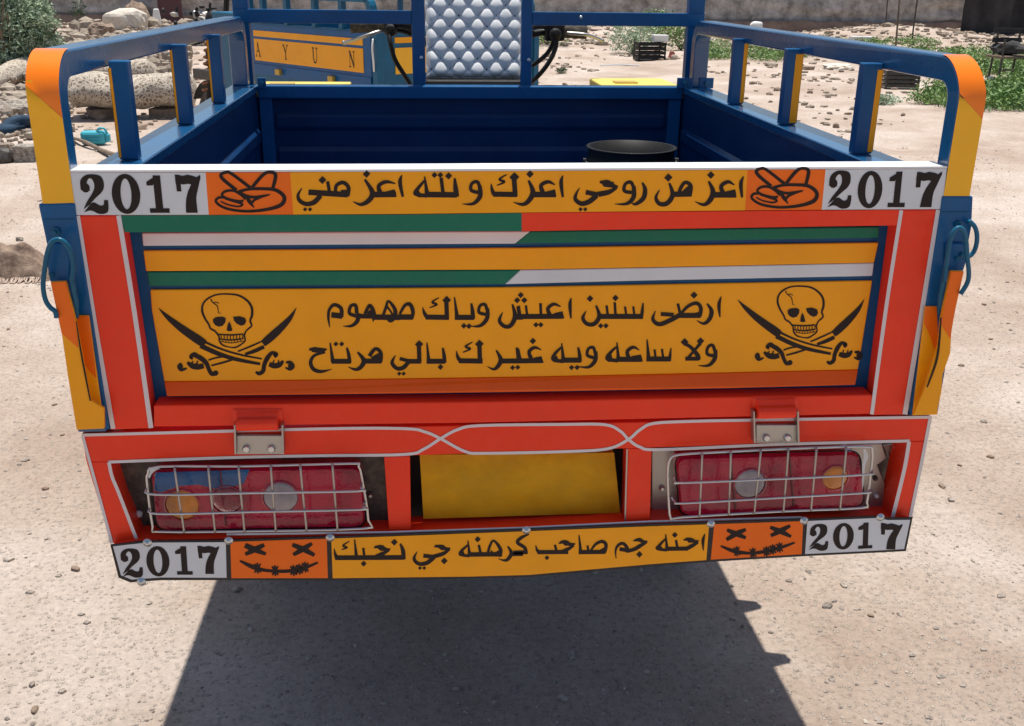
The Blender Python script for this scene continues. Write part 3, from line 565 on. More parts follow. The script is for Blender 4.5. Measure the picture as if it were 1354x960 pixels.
light([(893,603),(1136,597),(1142,668),(900,682)],
      [([(883,625),(886,607),(900,601),(960,597.5),(1040,593.5),(1140,590.5),(1153,596),(1151,625),(1146,664),(1138,671.5),(1036,676),(900,684),(887,686),(884,660)],.0021)],
      [[(890.6,629,-.016),(893,637,-.026),(905,638.5,-.031),(1040,633,-.031),(1146,627.6,-.031),(1152,625,-.022),(1153,622,-.012)],
       [(887,656,-.016),(893,664,-.026),(905,665.5,-.031),(1040,657.8,-.031),(1142,652,-.031),(1149,650,-.022),(1150,646,-.012)]],
      [((928.5,600),(925,683)),((966.4,597.5),(963.7,680.5)),((1006,595.5),(997.6,679)),((1042.4,594),(1036,677)),((1079.6,593),(1072.6,675)),((1119,592),(1111,673.5))],
      [(991.6,640,24,LCLR),(1104.4,632,20,LAMB)],
      [(862,596),(1166,587),(1172,606),(1160,615),(1170,640),(1166,690),(862,692)],
      [(1143,594,3),(1145,604,6),(1142,616,4),(1141,635,3),(1138,655,3)],
      [(875,645,4.5,RIVET),(1158,655,4,PWHITE),(1157,632,4,DARKM)], 1)
for pts in ([(1167,589),(1190,586),(1194,600),(1186,625),(1176,610),(1172,596)],[(1172,630),(1185,640),(1176,680),(1168,690)]):
    sticker('torn_plate', pts, .052, STEEL, rear, th=.002, bevel=.0008)
# centre: ochre cloth covered plate
g = G(); n, m_ = 22, 9; V = []; F = []
for j in range(m_):
    for i in range(n):
        s, t = i/(n-1), j/(m_-1)
        u = (1-t)*(555+257*s)+t*(560+260*s); v = (1-t)*(601.5-3*s)+t*(686-8*s)
        V.append(PY(u, v, .028-.004*math.sin(math.pi*t)-.003*math.sin(3.1*s+1)+.005*noise.noise(Vector((s*5, t*3, 0)))))
for j in range(m_-1):
    for i in range(n-1): F.append((j*n+i, (j+1)*n+i, (j+1)*n+i+1, j*n+i+1))
g.add(V, F); V2 = [(x, y+.012, z) for x, y, z in V]; g.add(V2, [f[::-1] for f in F]); cp = g.obj('centre_plate', YELC, T, smooth=True)
g = G(); slab(g, [(541,600),(831,590),(829,700),(543,705)], .075, .08); g.obj('recess_plate', BLACK, rear)

# ---- bumper plate with its printed stickers
bo = [(145.5,720.5),(194,714.8),(299.5,714.2),(434.7,709.6),(517,706.4),(696,699.4),(860,692.8),(940,690.2),(1063,686.2),(1161.5,682),(1174,684.8),(1207,684.3),(1198,729),(1159,731),(1062,735.8),(936,743.3),(860,749),(699.5,763.2),(620,765.2),(437,767.4),(301.8,767.3),(213,767.5),(172,770.3),(156.6,764)]
g = G(); slab(g, bo, -.014, -.0115); plate = g.obj('bumper_plate', BORDER, T, bevel=.0006)
sticker('bumper_sticker', [(149.5,722.5),(194,717.6),(298.5,717),(299.6,764),(213,763.6),(174,766.4),(160,760.8)], -.0147, WHITE, plate)
sticker('bumper_sticker', [(304.5,716.6),(432,712.4),(433.5,764.4),(306,764.6)], -.0147, ORANGE, plate)
sticker('bumper_sticker', [(438,712.2),(517,709.4),(696,702.6),(860,696),(937.6,693.4),(934,740.6),(860,746),(699.5,760.2),(620,762.4),(440,764.6)], -.0147, YEL, plate)
sticker('bumper_sticker', [(944.5,693.2),(1062,689.2),(1060,732.8),(939.8,740)], -.0147, ORANGE, plate)
sticker('bumper_sticker', [(1067.6,689),(1161,685),(1174,687.8),(1203.5,687.4),(1195.5,726),(1159,728),(1064.6,732.6)], -.0147, WHITE, plate)
for o_, fn in (((430,690,5.208), TXT_E), ((680,685,5.208), TXT_F)):
    k = Ink(*o_, -.0152); k.run(fn); k.obj('lettering', plate)
digits(plate, [[(158.5,726),(187,725.5),(190,763),(162,763.5)],[(192,722.5),(223,722),(225,762.3),(195,762.5)],[(230.5,722.5),(252,722.5),(254.5,760),(233,760)],[(261,722),(289.5,722),(289,759),(264,759)]], -.0152)
digits(plate, [[(1072,693.5),(1097,693),(1095,727.5),(1069,728)],[(1102,692),(1130,691.5),(1128,726.5),(1101,727)],[(1135,691.5),(1154,691),(1153,725),(1133.5,726)],[(1165,691.5),(1193.5,693),(1190,726.5),(1164,726.5)]], -.0152)
k = Ink(140, 700, 4.513, -.0152)
for s in ([(830,95,30),(890,122,32),(955,148,18)],[(945,93,22),(890,120,32),(832,150,20)],[(1112,92,22),(1180,120,32),(1245,155,20)],[(1230,85,18),(1180,116,32),(1118,152,20)],
          [(800,188,12),(880,226,26),(960,246,18),(1080,250,20),(1180,232,20),(1265,198,12)]): k.stroke(s)
for x, y_ in ((905,232),(1010,247),(1120,246),(1190,226),(1155,238)):
    for a in (.9, 2.2, 1.5): k.stroke([(x-30*math.cos(a), y_-33*math.sin(a), 8),(x, y_, 18),(x+30*math.cos(a), y_+33*math.sin(a), 8)], smooth=False)
k.obj('face_emblem', plate)
k = Ink(930, 675, 4.839, -.0152)
for s in ([(152,125,20),(210,150,32),(272,176,20)],[(272,122,20),(210,150,32),(148,188,22)],[(428,108,20),(495,135,32),(562,168,18)],[(556,98,18),(495,130,32),(432,162,20)],
          [(112,228,12),(200,262,25),(300,274,18),(400,262,23),(500,236,20),(585,206,12)]): k.stroke(s)
for x, y_ in ((215,262),(318,272),(405,262),(488,238),(445,250)):
    for a in (.8, 2.1, 1.5): k.stroke([(x-30*math.cos(a), y_-33*math.sin(a), 8),(x, y_, 18),(x+30*math.cos(a), y_+33*math.sin(a), 8)], smooth=False)
k.obj('face_emblem', plate)
for x, y_ in ((195,717.7),(302.5,715),(436.6,711),(696,701),(940,692.7),(1063,688.5),(1164,684),(187,769.3)):
    g = G(); g.lathe([(0,-.0045),(.0026,-.0045),(.0036,-.0022),(.0064,-.0016),(.0070,0)], PY(x, y_, -.0148), 12, 'y'); g.obj('rivet', RIVET, plate, smooth=True)

# ---- bed box
g = G(); g.box((-.56, .06, .752), (.56, 1.40, .764))
for i in range(9): g.box((-.56, .1+i*.14, .764), (.56, .13+i*.14, .770))
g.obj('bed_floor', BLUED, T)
for s in (-1, 1):
    g = G(); g.box((s*.560, .044, .757), (s*.572, 1.40, 1.101))
    g.box((s*.572, .05, .757), (s*.60, 1.39, .80))
    for z0, z1 in ((.80,.845),(.885,.93),(.97,1.015)):
        P = [(s*.5605, z0), (s*.552, z0+.01), (s*.552, z1-.01), (s*.5605, z1)]
        g.prism([(x, .07, z) for x, z in P], [(x, 1.33, z) for x, z in P])
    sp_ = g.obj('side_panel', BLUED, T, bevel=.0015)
    g = G(); g.box((s*.556, .046, 1.1015), (s*.622, 1.40, 1.118)); g.obj('side_rim', BLUEG, sp_, bevel=.002)
    # each slat is a part of its own
    for y0 in (.20 if s < 0 else .24, .60, .95):
        gg = G(); gg.box((s*(.568 if s < 0 else .564), y0, 1.1185), (s*.5955, y0+.022, 1.262)); sl_ = gg.obj('slat', BLUE, T, bevel=.002)
        gg = G(); w0 = {(1,.24):.587,(1,.60):.581,(1,.95):.587}.get((s, y0), .592)
        gg.box((s*w0, y0-.0006, 1.122), (s*.5962, y0-.0001, 1.252)); gg.box((s*.5957, y0-.0006, 1.122), (s*.5963, y0+.022, 1.252)); gg.obj('slat_sticker', YEL, sl_)
    # top rail, bent down at both ends
    def arc(cy, cz, r, a0, a1, n=7): return [(cy+r*math.cos(a), cz+r*math.sin(a)) for a in np.linspace(a0, a1, n)]
    hp = math.pi/2
    out = [(0.0,.76)]+arc(.060,1.227,.060,2*hp,hp)+arc(1.315,1.219,.068,hp,0)+[(1.383,1.118)]
    inn = [(.034,.76)]+arc(.060,1.226,.026,2*hp,hp)+arc(1.317,1.220,.032,hp,0)+[(1.349,1.118)]
    def xo(z, y):
        tp_ = min(1, max(0, (y-.05)/1.3)); k = (.604, .645) if s < 0 else (.597+.004*min(1, (1.29-z)*20), .632+.008*min(1, (1.29-z)*20))
        return s*(k[0]*(1-tp_)+.578*tp_), s*(k[1]*(1-tp_)+.618*tp_)
    V = []; F = []; n = len(out)
    for (a, b) in zip(out, inn):
        for (y, z) in (a, b):
            xi, xe = xo(z, y); V += [(xi, y, z), (xe, y, z)]
    for i in range(n-1):
        o = i*4; q = o+4
        F += [(o, q, q+1, o+1), (o+2, o+3, q+3, q+2), (o, o+2, q+2, q), (o+1, q+1, q+3, o+3)]
    F += [(0, 1, 3, 2), ((n-1)*4, (n-1)*4+2, (n-1)*4+3, (n-1)*4+1)]
    rail = obj('top_rail', V, F, BLUEG, T, bevel=.003)
    # stickers on the rear bend
    zA, zB = (PY(40,112,0)[2], PY(75,156,0)[2]) if s < 0 else (PY(1297,158,0)[2], PY(1259,124,0)[2])
    if s > 0: zA, zB = zA, zB
    path = arc(.060,1.227,.0612,2*hp,hp*1.02,12)[::-1]+[(-.001, z) for z in np.linspace(1.212, 1.094, 14)]
    for nm, mt, sel in (('bend_sticker', ORANGEG, 0), ('bend_sticker', YELP, 1)):
        V = []; F = []; nx = 6
        for (y, z) in path:
            for i in range(nx):
                t = i/(nx-1); xi, xe = xo(z, y); x = xe*(1-t)+xi*t           # t 0 outer edge
                V.append((x, y, z, zA*(1-t)+zB*t))
        rows = len(path); W = [list(v) for v in V]
        # snap: one side keeps z above the split, the other below
        for j in range(rows-1):
            for i in range(nx-1):
                q = [j*nx+i, j*nx+i+1, (j+1)*nx+i+1, (j+1)*nx+i]
                zs = [V[c][2]-V[c][3] for c in q]
                if sel == 0 and max(zs) > 0 or sel == 1 and min(zs) < 0: F.append(q)
        for v in W:
            v[2] = (max(v[2], v[3]) if sel == 0 else min(v[2], v[3])) if v[1] < .004 else v[2]
        obj(nm, [(v[0], v[1]-.0003*(1 if sel else 0), v[2]) for v in W], F, mt, rail, smooth=True)

def mirror_px(pts): return pts
# ---- rear corner sleeves, plates, levers and hooks
def corner(s, sleeve, plate_o, lever_o, lever_y, slit, loop, loop2, bolts, ring):
    g = G(); slab(g, sleeve, -.003, .0385); c = g.obj('corner_post', BLUE, T, bevel=.002)
    g = G(); slab(g, plate_o[0], -.006, -.0032); slab(g, plate_o[0], -.006, -.0032) if 0 else None; g.obj('post_cover', YEL, c, bevel=.001)
    sticker('post_sticker', plate_o[1], -.0068, ORANGE, c)
    g = G(); slab(g, lever_o[0], -.026, -.020); lv = g.obj('latch_lever', YEL, T, bevel=.0015)
    sticker('lever_sticker', lever_o[1], -.0268, ORANGE, lv)
    k = Ink(0, 0, 1, -.0275); k.stroke(slit); k.obj('lever_slit', lv)
    for L_ in loop:
        g = G(); g.tube(bez([PY(u, v, y) for u, v, y in L_], 5), .0034, 8); g.obj('hook_rod', BLUEL, lv, smooth=True)
    sm = [(sleeve[0][0]+8, 290.5), (sleeve[1][0]-1, 290)] if s < 0 else [(sleeve[0][0]-2, 281), (sleeve[1][0]-6, 280)]
    g = G(); g.tube([PY(u, v, -.0035) for u, v in sm], .0009, 6); g.obj('weld_seam', BLUEL, c)
    for (x, y_, r) in bolts:
        g = G(); g.lathe([(0,-.010),(.003,-.010),(.003,-.004),(.006,-.004),(.006,0)], PY(x, y_, -.004), 8, 'y'); g.obj('bolt', BLUEL, c)
    g = G(); slab(g, ring, -.010, -.004); g.obj('latch_bracket', BLUE, c, bevel=.0015)
corner(-1, [(50.3,270),(98.5,268.5),(101,290),(122,420),(145,568),(101,569),(84,445),(63,330)],
  ([(100,417),(117.5,417),(138,567),(101,568.5)], [(101.5,418),(117,417.5),(125,478),(127,500),(119,492),(108,476)]),
  ([(66.4,373),(87,372),(101,428),(119.5,529),(137.5,540),(138,567),(101,568.5),(94.5,530),(89,495),(81,440)], [(67,373.6),(86.4,372.6),(100,428),(103.5,460),(93,451),(81.5,441)]), -.02,
  [(101,425,1.4),(107,465,2.4),(114,502,2.4),(119.5,530,2)],
  [[(95,372,-.03),(97,352,-.032),(93.5,333,-.034),(86,321,-.036),(77,316.5,-.036),(68,321,-.035),(62.5,335,-.032),(59,356,-.03),(57,378,-.03),(60,396,-.03),(66,406,-.03),(73,412,-.03),(74.5,420,-.03)],
   [(95,366,-.028),(98,385,-.024),(101,400,-.018),(101,420,-.012)]], 0,
  [(74,306,1),(71,361,1)], [(66,322),(88,322),(92,345),(90,372),(66,373),(62,350)])
corner(1, [(1246.5,259.5),(1287,259.5),(1285,300),(1262,420),(1240,548.5),(1203,549.5),(1225,400),(1243,285)],
  ([(1223.5,405),(1239,405),(1240,548.5),(1206.6,549.5)], [(1224,405.5),(1238.6,405.5),(1240,440),(1238.5,468),(1228,440),(1222,428)]),
  ([(1257.3,358.5),(1275,358.5),(1267,395),(1259,430),(1257,467),(1247,495),(1245,520),(1238.5,548.5),(1207.5,549.3),(1222,515),(1241,455),(1244,425)], [(1257.8,359),(1274.4,359),(1266,395),(1259,432),(1257,448),(1244.5,430),(1247.5,410)]), -.02,
  [(1244,420,2),(1242,450,3),(1238,478,3),(1226,512,2)],
  [[(1249,372,-.03),(1251,350,-.032),(1254,330,-.034),(1258,312,-.036),(1265,302,-.036),(1272,303,-.036),(1277,315,-.035),(1279,340,-.032),(1281,360,-.03),(1279,374,-.03),(1270,389,-.03)],
   [(1251,352,-.028),(1247,372,-.024),(1243,395,-.018),(1242,415,-.012)],
   [(1281,292,-.012),(1289,300,-.012),(1292,314,-.012),(1289,330,-.012),(1281,339,-.012),(1270,336,-.012)]], 0,
  [(1267,297,1),(1262,340,1)], [(1252,322),(1276,322),(1278,345),(1274,358),(1256,358),(1251,345)])

# ---- front panel, headboard
g = G(); g.box((-.56, 1.378, .757), (.56, 1.392, 1.086))
for z0, z1 in ((.80,.86),(.90,.96),(1.0,1.05)):
    P = [(1.3785, z0), (1.370, z0+.012), (1.370, z1-.012), (1.3785, z1)]
    g.prism([(-.515, y, z) for y, z in P], [(.515, y, z) for y, z in P])
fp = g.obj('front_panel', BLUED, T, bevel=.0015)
g = G(); g.box((-.556, 1.352, 1.086), (.556, 1.40, 1.118)); g.obj('front_rim', BLUE, fp, bevel=.003)
for s in (-1, 1):
    g = G(); g.box((s*.523, 1.360, .766), (s*.5555, 1.3775, 1.0855)); g.obj('corner_stile', BLUE, fp, bevel=.002)
hb_z1 = 1.78
def hx(u, v=50, y=1.38): return PY(u, v, y)[0]
g = G()
for a, b in ((305.6,326.7),(914,935)): g.box((hx(a,20), 1.405, .80), (hx(b,20), 1.435, hb_z1))
for a, b in ((544.5,562),(690.5,705)): g.box((hx(a), 1.402, .80), (hx(b), 1.428, hb_z1-.03))
zc0, zc1 = PY(430, 31.5, 1.38)[2], PY(430, 13, 1.38)[2]
g.box((hx(306,20), 1.400, zc0), (hx(544.5), 1.4045, zc1)); g.box((hx(705), 1.400, zc0), (hx(935,20), 1.4045, zc1))
g.box((hx(306,20), 1.4046, zc0+.002), (hx(544.5), 1.43, zc1-.002)); g.box((hx(705), 1.4046, zc0+.002), (hx(935,20), 1.43, zc1-.002))
g.box((hx(306,20), 1.404, hb_z1-.032), (hx(935,20), 1.436, hb_z1+.002))
hb = g.obj('headboard_frame', BLUE, T, bevel=.003)
for u, v in ((557,76),(699,79),(768,23)):
    g = G(); g.lathe([(0,-.004),(.004,-.003),(.005,0)], PY(u, v, 1.400), 10, 'y'); g.obj('bolt', RIVET, hb, smooth=True)
for u0, u1 in ((896,916),(925,943),(340,352)):
    a = PY(u0, 103, 1.345); b = PY(u1, 117, 1.345); g = G(); g.box((a[0], 1.345, b[2]), (b[0], 1.351, a[2])); bk = g.obj('corner_bracket', BLUE, T, bevel=.001)
    g = G(); g.lathe([(0,-.007),(.006,-.007),(.006,0)], ((a[0]+b[0])/2, 1.3445, (a[2]+b[2])/2), 6, 'y'); g.obj('bolt', BLUEL, bk)

# ---- rider's area
x0, x1 = hx(563,50,1.5), hx(690,50,1.5); z0 = PY(625, 102, 1.5)[2]; z1 = 1.56
nx, nz = 96, 150; V = []; F = []; px_, pz_ = (x1-x0)/5.2, .055
def quilt(x, z):
    a = (x-x0)/px_; b = (z-z0)/pz_
    u, v = a+b+.35, a-b+.1
    h = (abs(math.sin(math.pi*u))*abs(math.sin(math.pi*v)))**.27
    e = min(1, min(x-x0, x1-x, z-z0, z1-z)/.012)
    return h*.015*(.3+.7*e)+.012*math.sqrt(max(e, 0))
for j in range(nz):
    for i in range(nx):
        x = x0+(x1-x0)*i/(nx-1); z = z0+(z1-z0)*j/(nz-1); wob = .003*noise.noise(Vector((x*30, z*30, 1)))
        V.append(((x+.1453)*(1+.33*(z-z0)/2.9)-.1453+(.004*noise.noise(Vector((z*40, 0, 2))) if i in (0, nx-1) else 0), 1.5+.33*(z-z0)-quilt(x, z)+wob*.5, z+(.006*noise.noise(Vector((x*60, 5, 2))) if j == 0 else 0)))
for j in range(nz-1):
    for i in range(nx-1): F.append((j*nx+i, j*nx+i+1, (j+1)*nx+i+1, (j+1)*nx+i))
g = G(); g.add(V, F); Q_ = [(x0+.004, 1.503, z0+.004), (x1-.004, 1.503, z0+.004), (x1+.01, 1.503+.33*(z1-z0), z1-.004), (x0-.004, 1.503+.33*(z1-z0), z1-.004)]; g.prism(Q_, [(a, b+.035, c_) for a, b, c_ in Q_]); sb = g.obj('seat_back', SILVER, T, smooth=True)
g = G()
for iu in range(-2, 20):
    for iv in range(-14, 14):
        u, v = iu, iv; a = (u+v-.45)/2; b = (u-.35)-(a); x = x0+a*px_; z = z0+b*pz_
        if x0+.012 < x < x1-.012 and z0+.008 < z < z1-.008: g.lathe([(0,-.004),(.0028,-.003),(.0038,0)], ((x+.1453)*(1+.33*(z-z0)/2.9)-.1453, 1.5+.33*(z-z0)-quilt(x, z)-.0005, z), 7, 'y')
tag(g.obj('upholstery_button', BLACK, sb), kind='stuff')
g = G(); g.box((x0-.006, 1.445, 1.00), (x1+.006, 1.62, z0-.004)); g.box((-.2, 1.45, .80), (.2, 1.9, .84)); g.obj('seat_base', BLACK, T, bevel=.01)
for a, b in ((770,896),(349,471)):
    p = PZ(a, 104, 1.075); xa_, xb_ = (p[0], .62*1.02) if a > 700 else (-.62, PZ(471, 108, 1.06)[0])
    g = G(); g.box((xa_, 1.62, .86), (xb_, (1.93 if a > 700 else 1.85), 1.090 if a > 700 else 1.083)); fb = g.obj('tool_box', YELB, T, bevel=.004)
    g = G(); g.box((xa_+.05, 1.75 if a > 700 else 1.66, 1.0835 if a < 700 else 1.0905), (xa_+.12, 1.80 if a > 700 else 1.70, 1.094)); g.obj('catch', GOLD, fb, bevel=.001)
# handlebar with grips, levers and cables
Yh = 1.95
def H(u, v, dy=0): return PY(u, v, Yh+dy)
g = G(); g.tube(bez([H(505,35),H(545,44),H(590,75,.05),H(625,90,.1),H(660,75,.05),H(700,47),H(735,41)], 5), .011, 10); g.tube([H(625,90,.1), (H(625,90,.1)[0], 2.45, .55)], .016, 10)
hd = g.obj('handlebar', BLACK, T, smooth=True)
for a, b in (((463,35),(512,34)),((776,43),(728,41))):
    g = G(); p, q = H(*a), H(*b); g.tube([p+(q-p)*t for t in (0,.02,.08,.5,.9,1)], [.014,.022,.020,.0195,.020,.024], 14); g.obj('grip', RUBBER, hd, smooth=True)
for pts in ([(455,57,0),(461,55,-.01),(485,47,-.03),(500,42,-.02),(515,39,0)], [(796,54,0),(790,51,-.01),(775,46,-.03),(755,44,-.02),(735,42,0)]):
    g = G(); g.tube(bez([H(*p) for p in pts], 4), [.009]+[.0055]*16, 8); g.obj('brake_lever', STEEL, hd, smooth=True)
for a, b in (((508,28),(526,46)),((720,31),(745,54))):
    p, q = H(*a), H(*b); g = G(); g.box((p[0], Yh-.03, q[2]), (q[0], Yh+.02, p[2])); g.lathe([(0,-.025),(.018,-.02),(.02,0)], ((p[0]+q[0])/2, Yh-.03, (p[2]+q[2])/2-.005), 12, 'y'); g.obj('switch_block', BLACK, hd, bevel=.006, seg=3)
for pts in ([(513,36,-.03),(516,55,-.06),(522,78,-.06),(534,98,-.04),(545,115,0)], [(736,45,-.04),(735,62,-.05),(726,82,-.06),(712,100,-.05),(698,112,0)], [(735,50,-.03),(724,70,-.03),(708,84,0),(695,90,0)],
            [(520,32,-.03),(530,29,-.05),(542,33,-.03),(556,42,0)], [(518,36,-.02),(530,34,-.04),(544,39,-.02),(556,46,0)], [(722,36,-.02),(712,35,-.03),(700,37,0)]):
    g = G(); g.tube(bez([H(*p) for p in pts], 5), .0075, 7); g.obj('control_cable', BLACK, hd, smooth=True)

# ---- running gear
def wheel(par, c, r, wd, nm='wheel'):
    g = G(); pr = []
    for a in np.linspace(0, 2*math.pi, 17): pr.append((r-.042+.042*math.cos(a), wd/2*math.sin(a)))
    g.lathe(pr, c, 40, 'x'); w_ = g.obj(nm, RUBBER, par, smooth=True)
    g = G(); g.lathe([(r-.085,-wd*.42),(r-.072,-wd*.42),(r-.078,-wd*.2),(r-.078,wd*.2),(r-.072,wd*.42),(r-.085,wd*.42),(r-.092,wd*.2),(r-.092,-wd*.2),(r-.085,-wd*.42)], c, 32, 'x'); g.obj('rim', STEEL, w_, smooth=True)
    g = G(); g.lathe([(0,-wd*.5),(.04,-wd*.5),(.045,0),(.04,wd*.5),(0,wd*.5)], c, 16, 'x')
    for k in range(10):
        a = k*.6283; g.tube([(c[0], c[1]+.03*math.cos(a), c[2]+.03*math.sin(a)), (c[0], c[1]+(r-.09)*math.cos(a+.15), c[2]+(r-.09)*math.sin(a+.15))], .006, 6)
    g.obj('hub', DARKM, w_, smooth=True); return w_
for s in (-1, 1): wheel(T, (s*.50, 1.02, .255), .255, .11)
g = G()
for s in (-1, 1): g.box((s*.26, .06, .66), (s*.30, 2.2, .72)); g.box((s*.24, .72, .50), (s*.29, 1.32, .53)); g.tube([(s*.265, 1.02, .26), (s*.265, 1.02, .52)], .02, 8)
g.tube([(-.46, 1.02, .255), (.46, 1.02, .255)], .03, 12); g.lathe([(.03,-.09),(.09,-.05),(.1,0),(.09,.05),(.03,.09)], (0, 1.02, .255), 16, 'x')
for y in (.1, .7, 1.34): g.box((-.56, y, .722), (.56, y+.04, .7515))
g.box((-.04, 1.4, .60), (.04, 2.3, .68)); g.obj('chassis', DARKM, T, bevel=.003)
fw = wheel(T, (0, 2.62, .255), .255, .09, 'front_wheel')
g = G()
for s in (-1, 1): g.tube([(s*.08, 2.62, .255), (s*.08, 2.44, .80)], .018, 10); g.tube([(s*.08, 2.57, .42), (s*.08, 2.47, .72)], .028, 10)
g.box((-.1, 2.41, .80), (.1, 2.47, .83)); g.obj('front_fork', BLACK, T, smooth=False)
g = G(); g.lathe([(0,-.25),(.10,-.24),(.14,-.1),(.14,.1),(.10,.24),(0,.25)], (0, 2.15, .82), 20, 'y'); g.obj('fuel_tank', BLUE, T, smooth=True)

# ================================================================ bucket in the bed
bk = thing('bucket', 'empty black plastic bucket standing inside the blue cargo bed', 'bucket', (.352, 1.0, .771))
g = G(); c = (.352, 1.0, .771); zr = .245
g.lathe([(0,.004),(.080,.004),(.088,.0),(.098,.18),(.0995,zr-.035),(.104,zr-.035),(.104,zr-.03),(.1005,zr-.028),(.1015,zr-.004),(.1065,zr-.003),(.1065,zr),(.0985,zr),(.096,.18),(.084,.012),(0,.012)], c, 40)
g.obj('shell', BLACK, bk, smooth=True)
g = G(); g.tube([(c[0]+.1075*math.cos(a), c[1]+.1075*math.sin(a), c[2]+zr-.034+.016*math.sin(a)*1) for a in np.linspace(math.pi, 2*math.pi, 24)], .0023, 6); g.obj('handle', CHROME, bk, smooth=True)
g = G()
for s in (-1, 1): g = G(); g.lathe([(0,-.008),(.007,-.008),(.007,.008),(0,.008)], (c[0]+s*.106, c[1], c[2]+zr-.034), 8, 'x'); g.obj('handle_lug', BLACK, bk)

B2 = tuple(PZ(497, 41, 1.11)); A2 = PZ(322, 28.5, 1.11); B2 = (B2[0], B2[1], 0)
TH2 = math.atan2(-(A2[0]-B2[0]), A2[1]-B2[1])
def yon(u, v=60):                                     # distance along the side wall seen at photo column u
    d = ray(u, v); bx, by = B2[0]-CAM[0], B2[1]-CAM[1]; fx, fy = -math.sin(TH2), math.cos(TH2)
    return (bx*d[1]-by*d[0])/(d[0]*fy-d[1]*fx)
LETY = [yon(345.5,57), yon(382,58), yon(421,60), yon(470,64)]
# side latches that stick out on the right (their shadows fall on the ground)
for (u, v) in ((1027,800),(1054,871),(1047,858)):
    p = PZ(u, v, 0); hgt = .78; yy = p[1]+.175*hgt
    if u == 1047: continue
    g = G(); g.prism([(.601, yy-.03, hgt-.012), (.656, yy-.014, hgt-.012), (.656, yy+.014, hgt-.012), (.601, yy+.03, hgt-.012)], [(.601, yy-.03, hgt), (.656, yy-.014, hgt), (.656, yy+.014, hgt), (.601, yy+.03, hgt)])
    sbk = g.obj('side_bracket', BLUE, T, bevel=.001)
    g = G(); g.tube([(.655, yy, hgt), (.655, yy, hgt+.03)], .006, 8); g.obj('bolt', BLUEL, sbk)

# ================================================================ second tricycle
FY = 2.95
R2 = thing('cargo_tricycle', 'second blue cargo tricycle parked behind, its amber side board lettered A Y U N', 'cargo tricycle', (0, 0, 0))
W2, D2 = 1.2, 1.30
g = G()
for x in (0, W2):                                     # side walls (left wall is x=0)
    g.box((x-.02, 0, .757), (x+.0, D2, 1.11))
g.box((0, D2-.02, .757), (W2-.02, D2, 1.11)); g.box((-.02, 0, .74), (W2, D2, .757))
body = g.obj('bed', BLUEL, R2, bevel=.003)
def L2(name, pts, mat, th=.003, par=None):            # plate on the left wall; pts are (y,z)
    g = G(); g.prism([(-.0205-th, y, z) for y, z in pts], [(-.0205, y, z) for y, z in pts]); return g.obj(name, mat, par or R2)
side_b = L2('side_board', [(.02,.80),(D2-.02,.80),(D2-.02,1.10),(.02,1.10)], BLUE)
L2('stripe', [(.09,1.030),(D2-.05,1.030),(D2-.05,1.065),(.09,1.065)], YEL, .006, side_b)
L2('letter_board', [(.09,.885),(D2-.05,.885),(D2-.05,1.015),(.09,1.015)], YEL, .006, side_b)
L2('lower_band', [(.02,.80),(D2-.02,.80),(D2-.02,.865),(.02,.865)], BLUE, .010, side_b)
def letter(ch, yc, zc, h, wd):
    S = {'A': [((-.5,-.5),(0,.5),.10),((.5,-.5),(0,.5),.20),((-.3,-.12),(.3,-.12),.08),((-.68,-.48),(-.3,-.48),.07),((.28,-.48),(.72,-.48),.07)],
         'Y': [((-.5,.5),(0,-.02),.20),((.5,.5),(0,-.02),.10),((0,0),(0,-.5),.2),((-.25,-.48),(.25,-.48),.07),((-.7,.48),(-.28,.48),.07),((.3,.48),(.7,.48),.07)],
         'U': [((-.42,.5),(-.42,-.2),.2),((-.42,-.2),(-.2,-.47),.17),((-.2,-.47),(.2,-.47),.12),((.2,-.47),(.42,-.2),.1),((.42,-.2),(.42,.5),.1),((-.68,.48),(-.16,.48),.07),((.2,.48),(.65,.48),.07)],
         'N': [((-.45,-.5),(-.45,.5),.1),((-.45,.5),(.45,-.5),.22),((.45,-.5),(.45,.5),.1),((-.68,-.48),(-.22,-.48),.07),((.22,.48),(.68,.48),.07),((-.68,.48),(-.4,.48),.07)]}[ch]
    g = G()
    for n, (a, b, wl) in enumerate(S):
        a = np.array(a); b = np.array(b); d = (b-a)/np.linalg.norm(b-a); nn = np.array([-d[1], d[0]])*wl/2
        # seen from outside the left wall, reading direction runs towards the rear (-y)
        g.add([(-.0272-.0001*n, yc-q[0]*wd, zc+q[1]*h) for q in (a+nn, b+nn, b-nn, a-nn)], [(0,1,2,3)])
    g.obj('lettering', INK, R2)
for ch, yc in zip('AYUN', LETY): letter(ch, yc, .952, .085, .034*1.25)
for x, sgn in ((-.01, -1), (W2-.01, 1)):
    g = G(); g.tube([], .01) if 0 else None
    pts = [(0.0,1.11)]+[(.07-.07*math.cos(a), 1.22+.07*math.sin(a)) for a in np.linspace(0, math.pi/2, 6)]+[(D2,1.29)]
    V = []; F = []
    for (y, z) in pts:
        t = .034 if z > 1.2 else .034
        V += [(x-.022, y, z), (x+.022, y, z), (x+.022, y+(.034 if z < 1.285 else 0), z-(.034 if z >= 1.285 else .01)), (x-.022, y+(.034 if z < 1.285 else 0), z-(.034 if z >= 1.285 else .01))]
    for i in range(len(pts)-1):
        for k in range(4): F.append((i*4+k, i*4+(k+1) % 4, i*4+4+(k+1) % 4, i*4+4+k))
    F += [(0,3,2,1)]; rr_ = obj('top_rail', V, F, BLUEL, R2)
    for y0 in (.28,.55,.85,1.12):
        g = G(); g.box((x-.016, y0, 1.11), (x+.016, y0+.034, 1.257)); g.obj('slat', BLUEL, R2)
g = G(); g.box((-.02, -.032, .77), (W2, -.0, 1.12)); t2 = g.obj('tailgate', BLUEL, R2, bevel=.004)
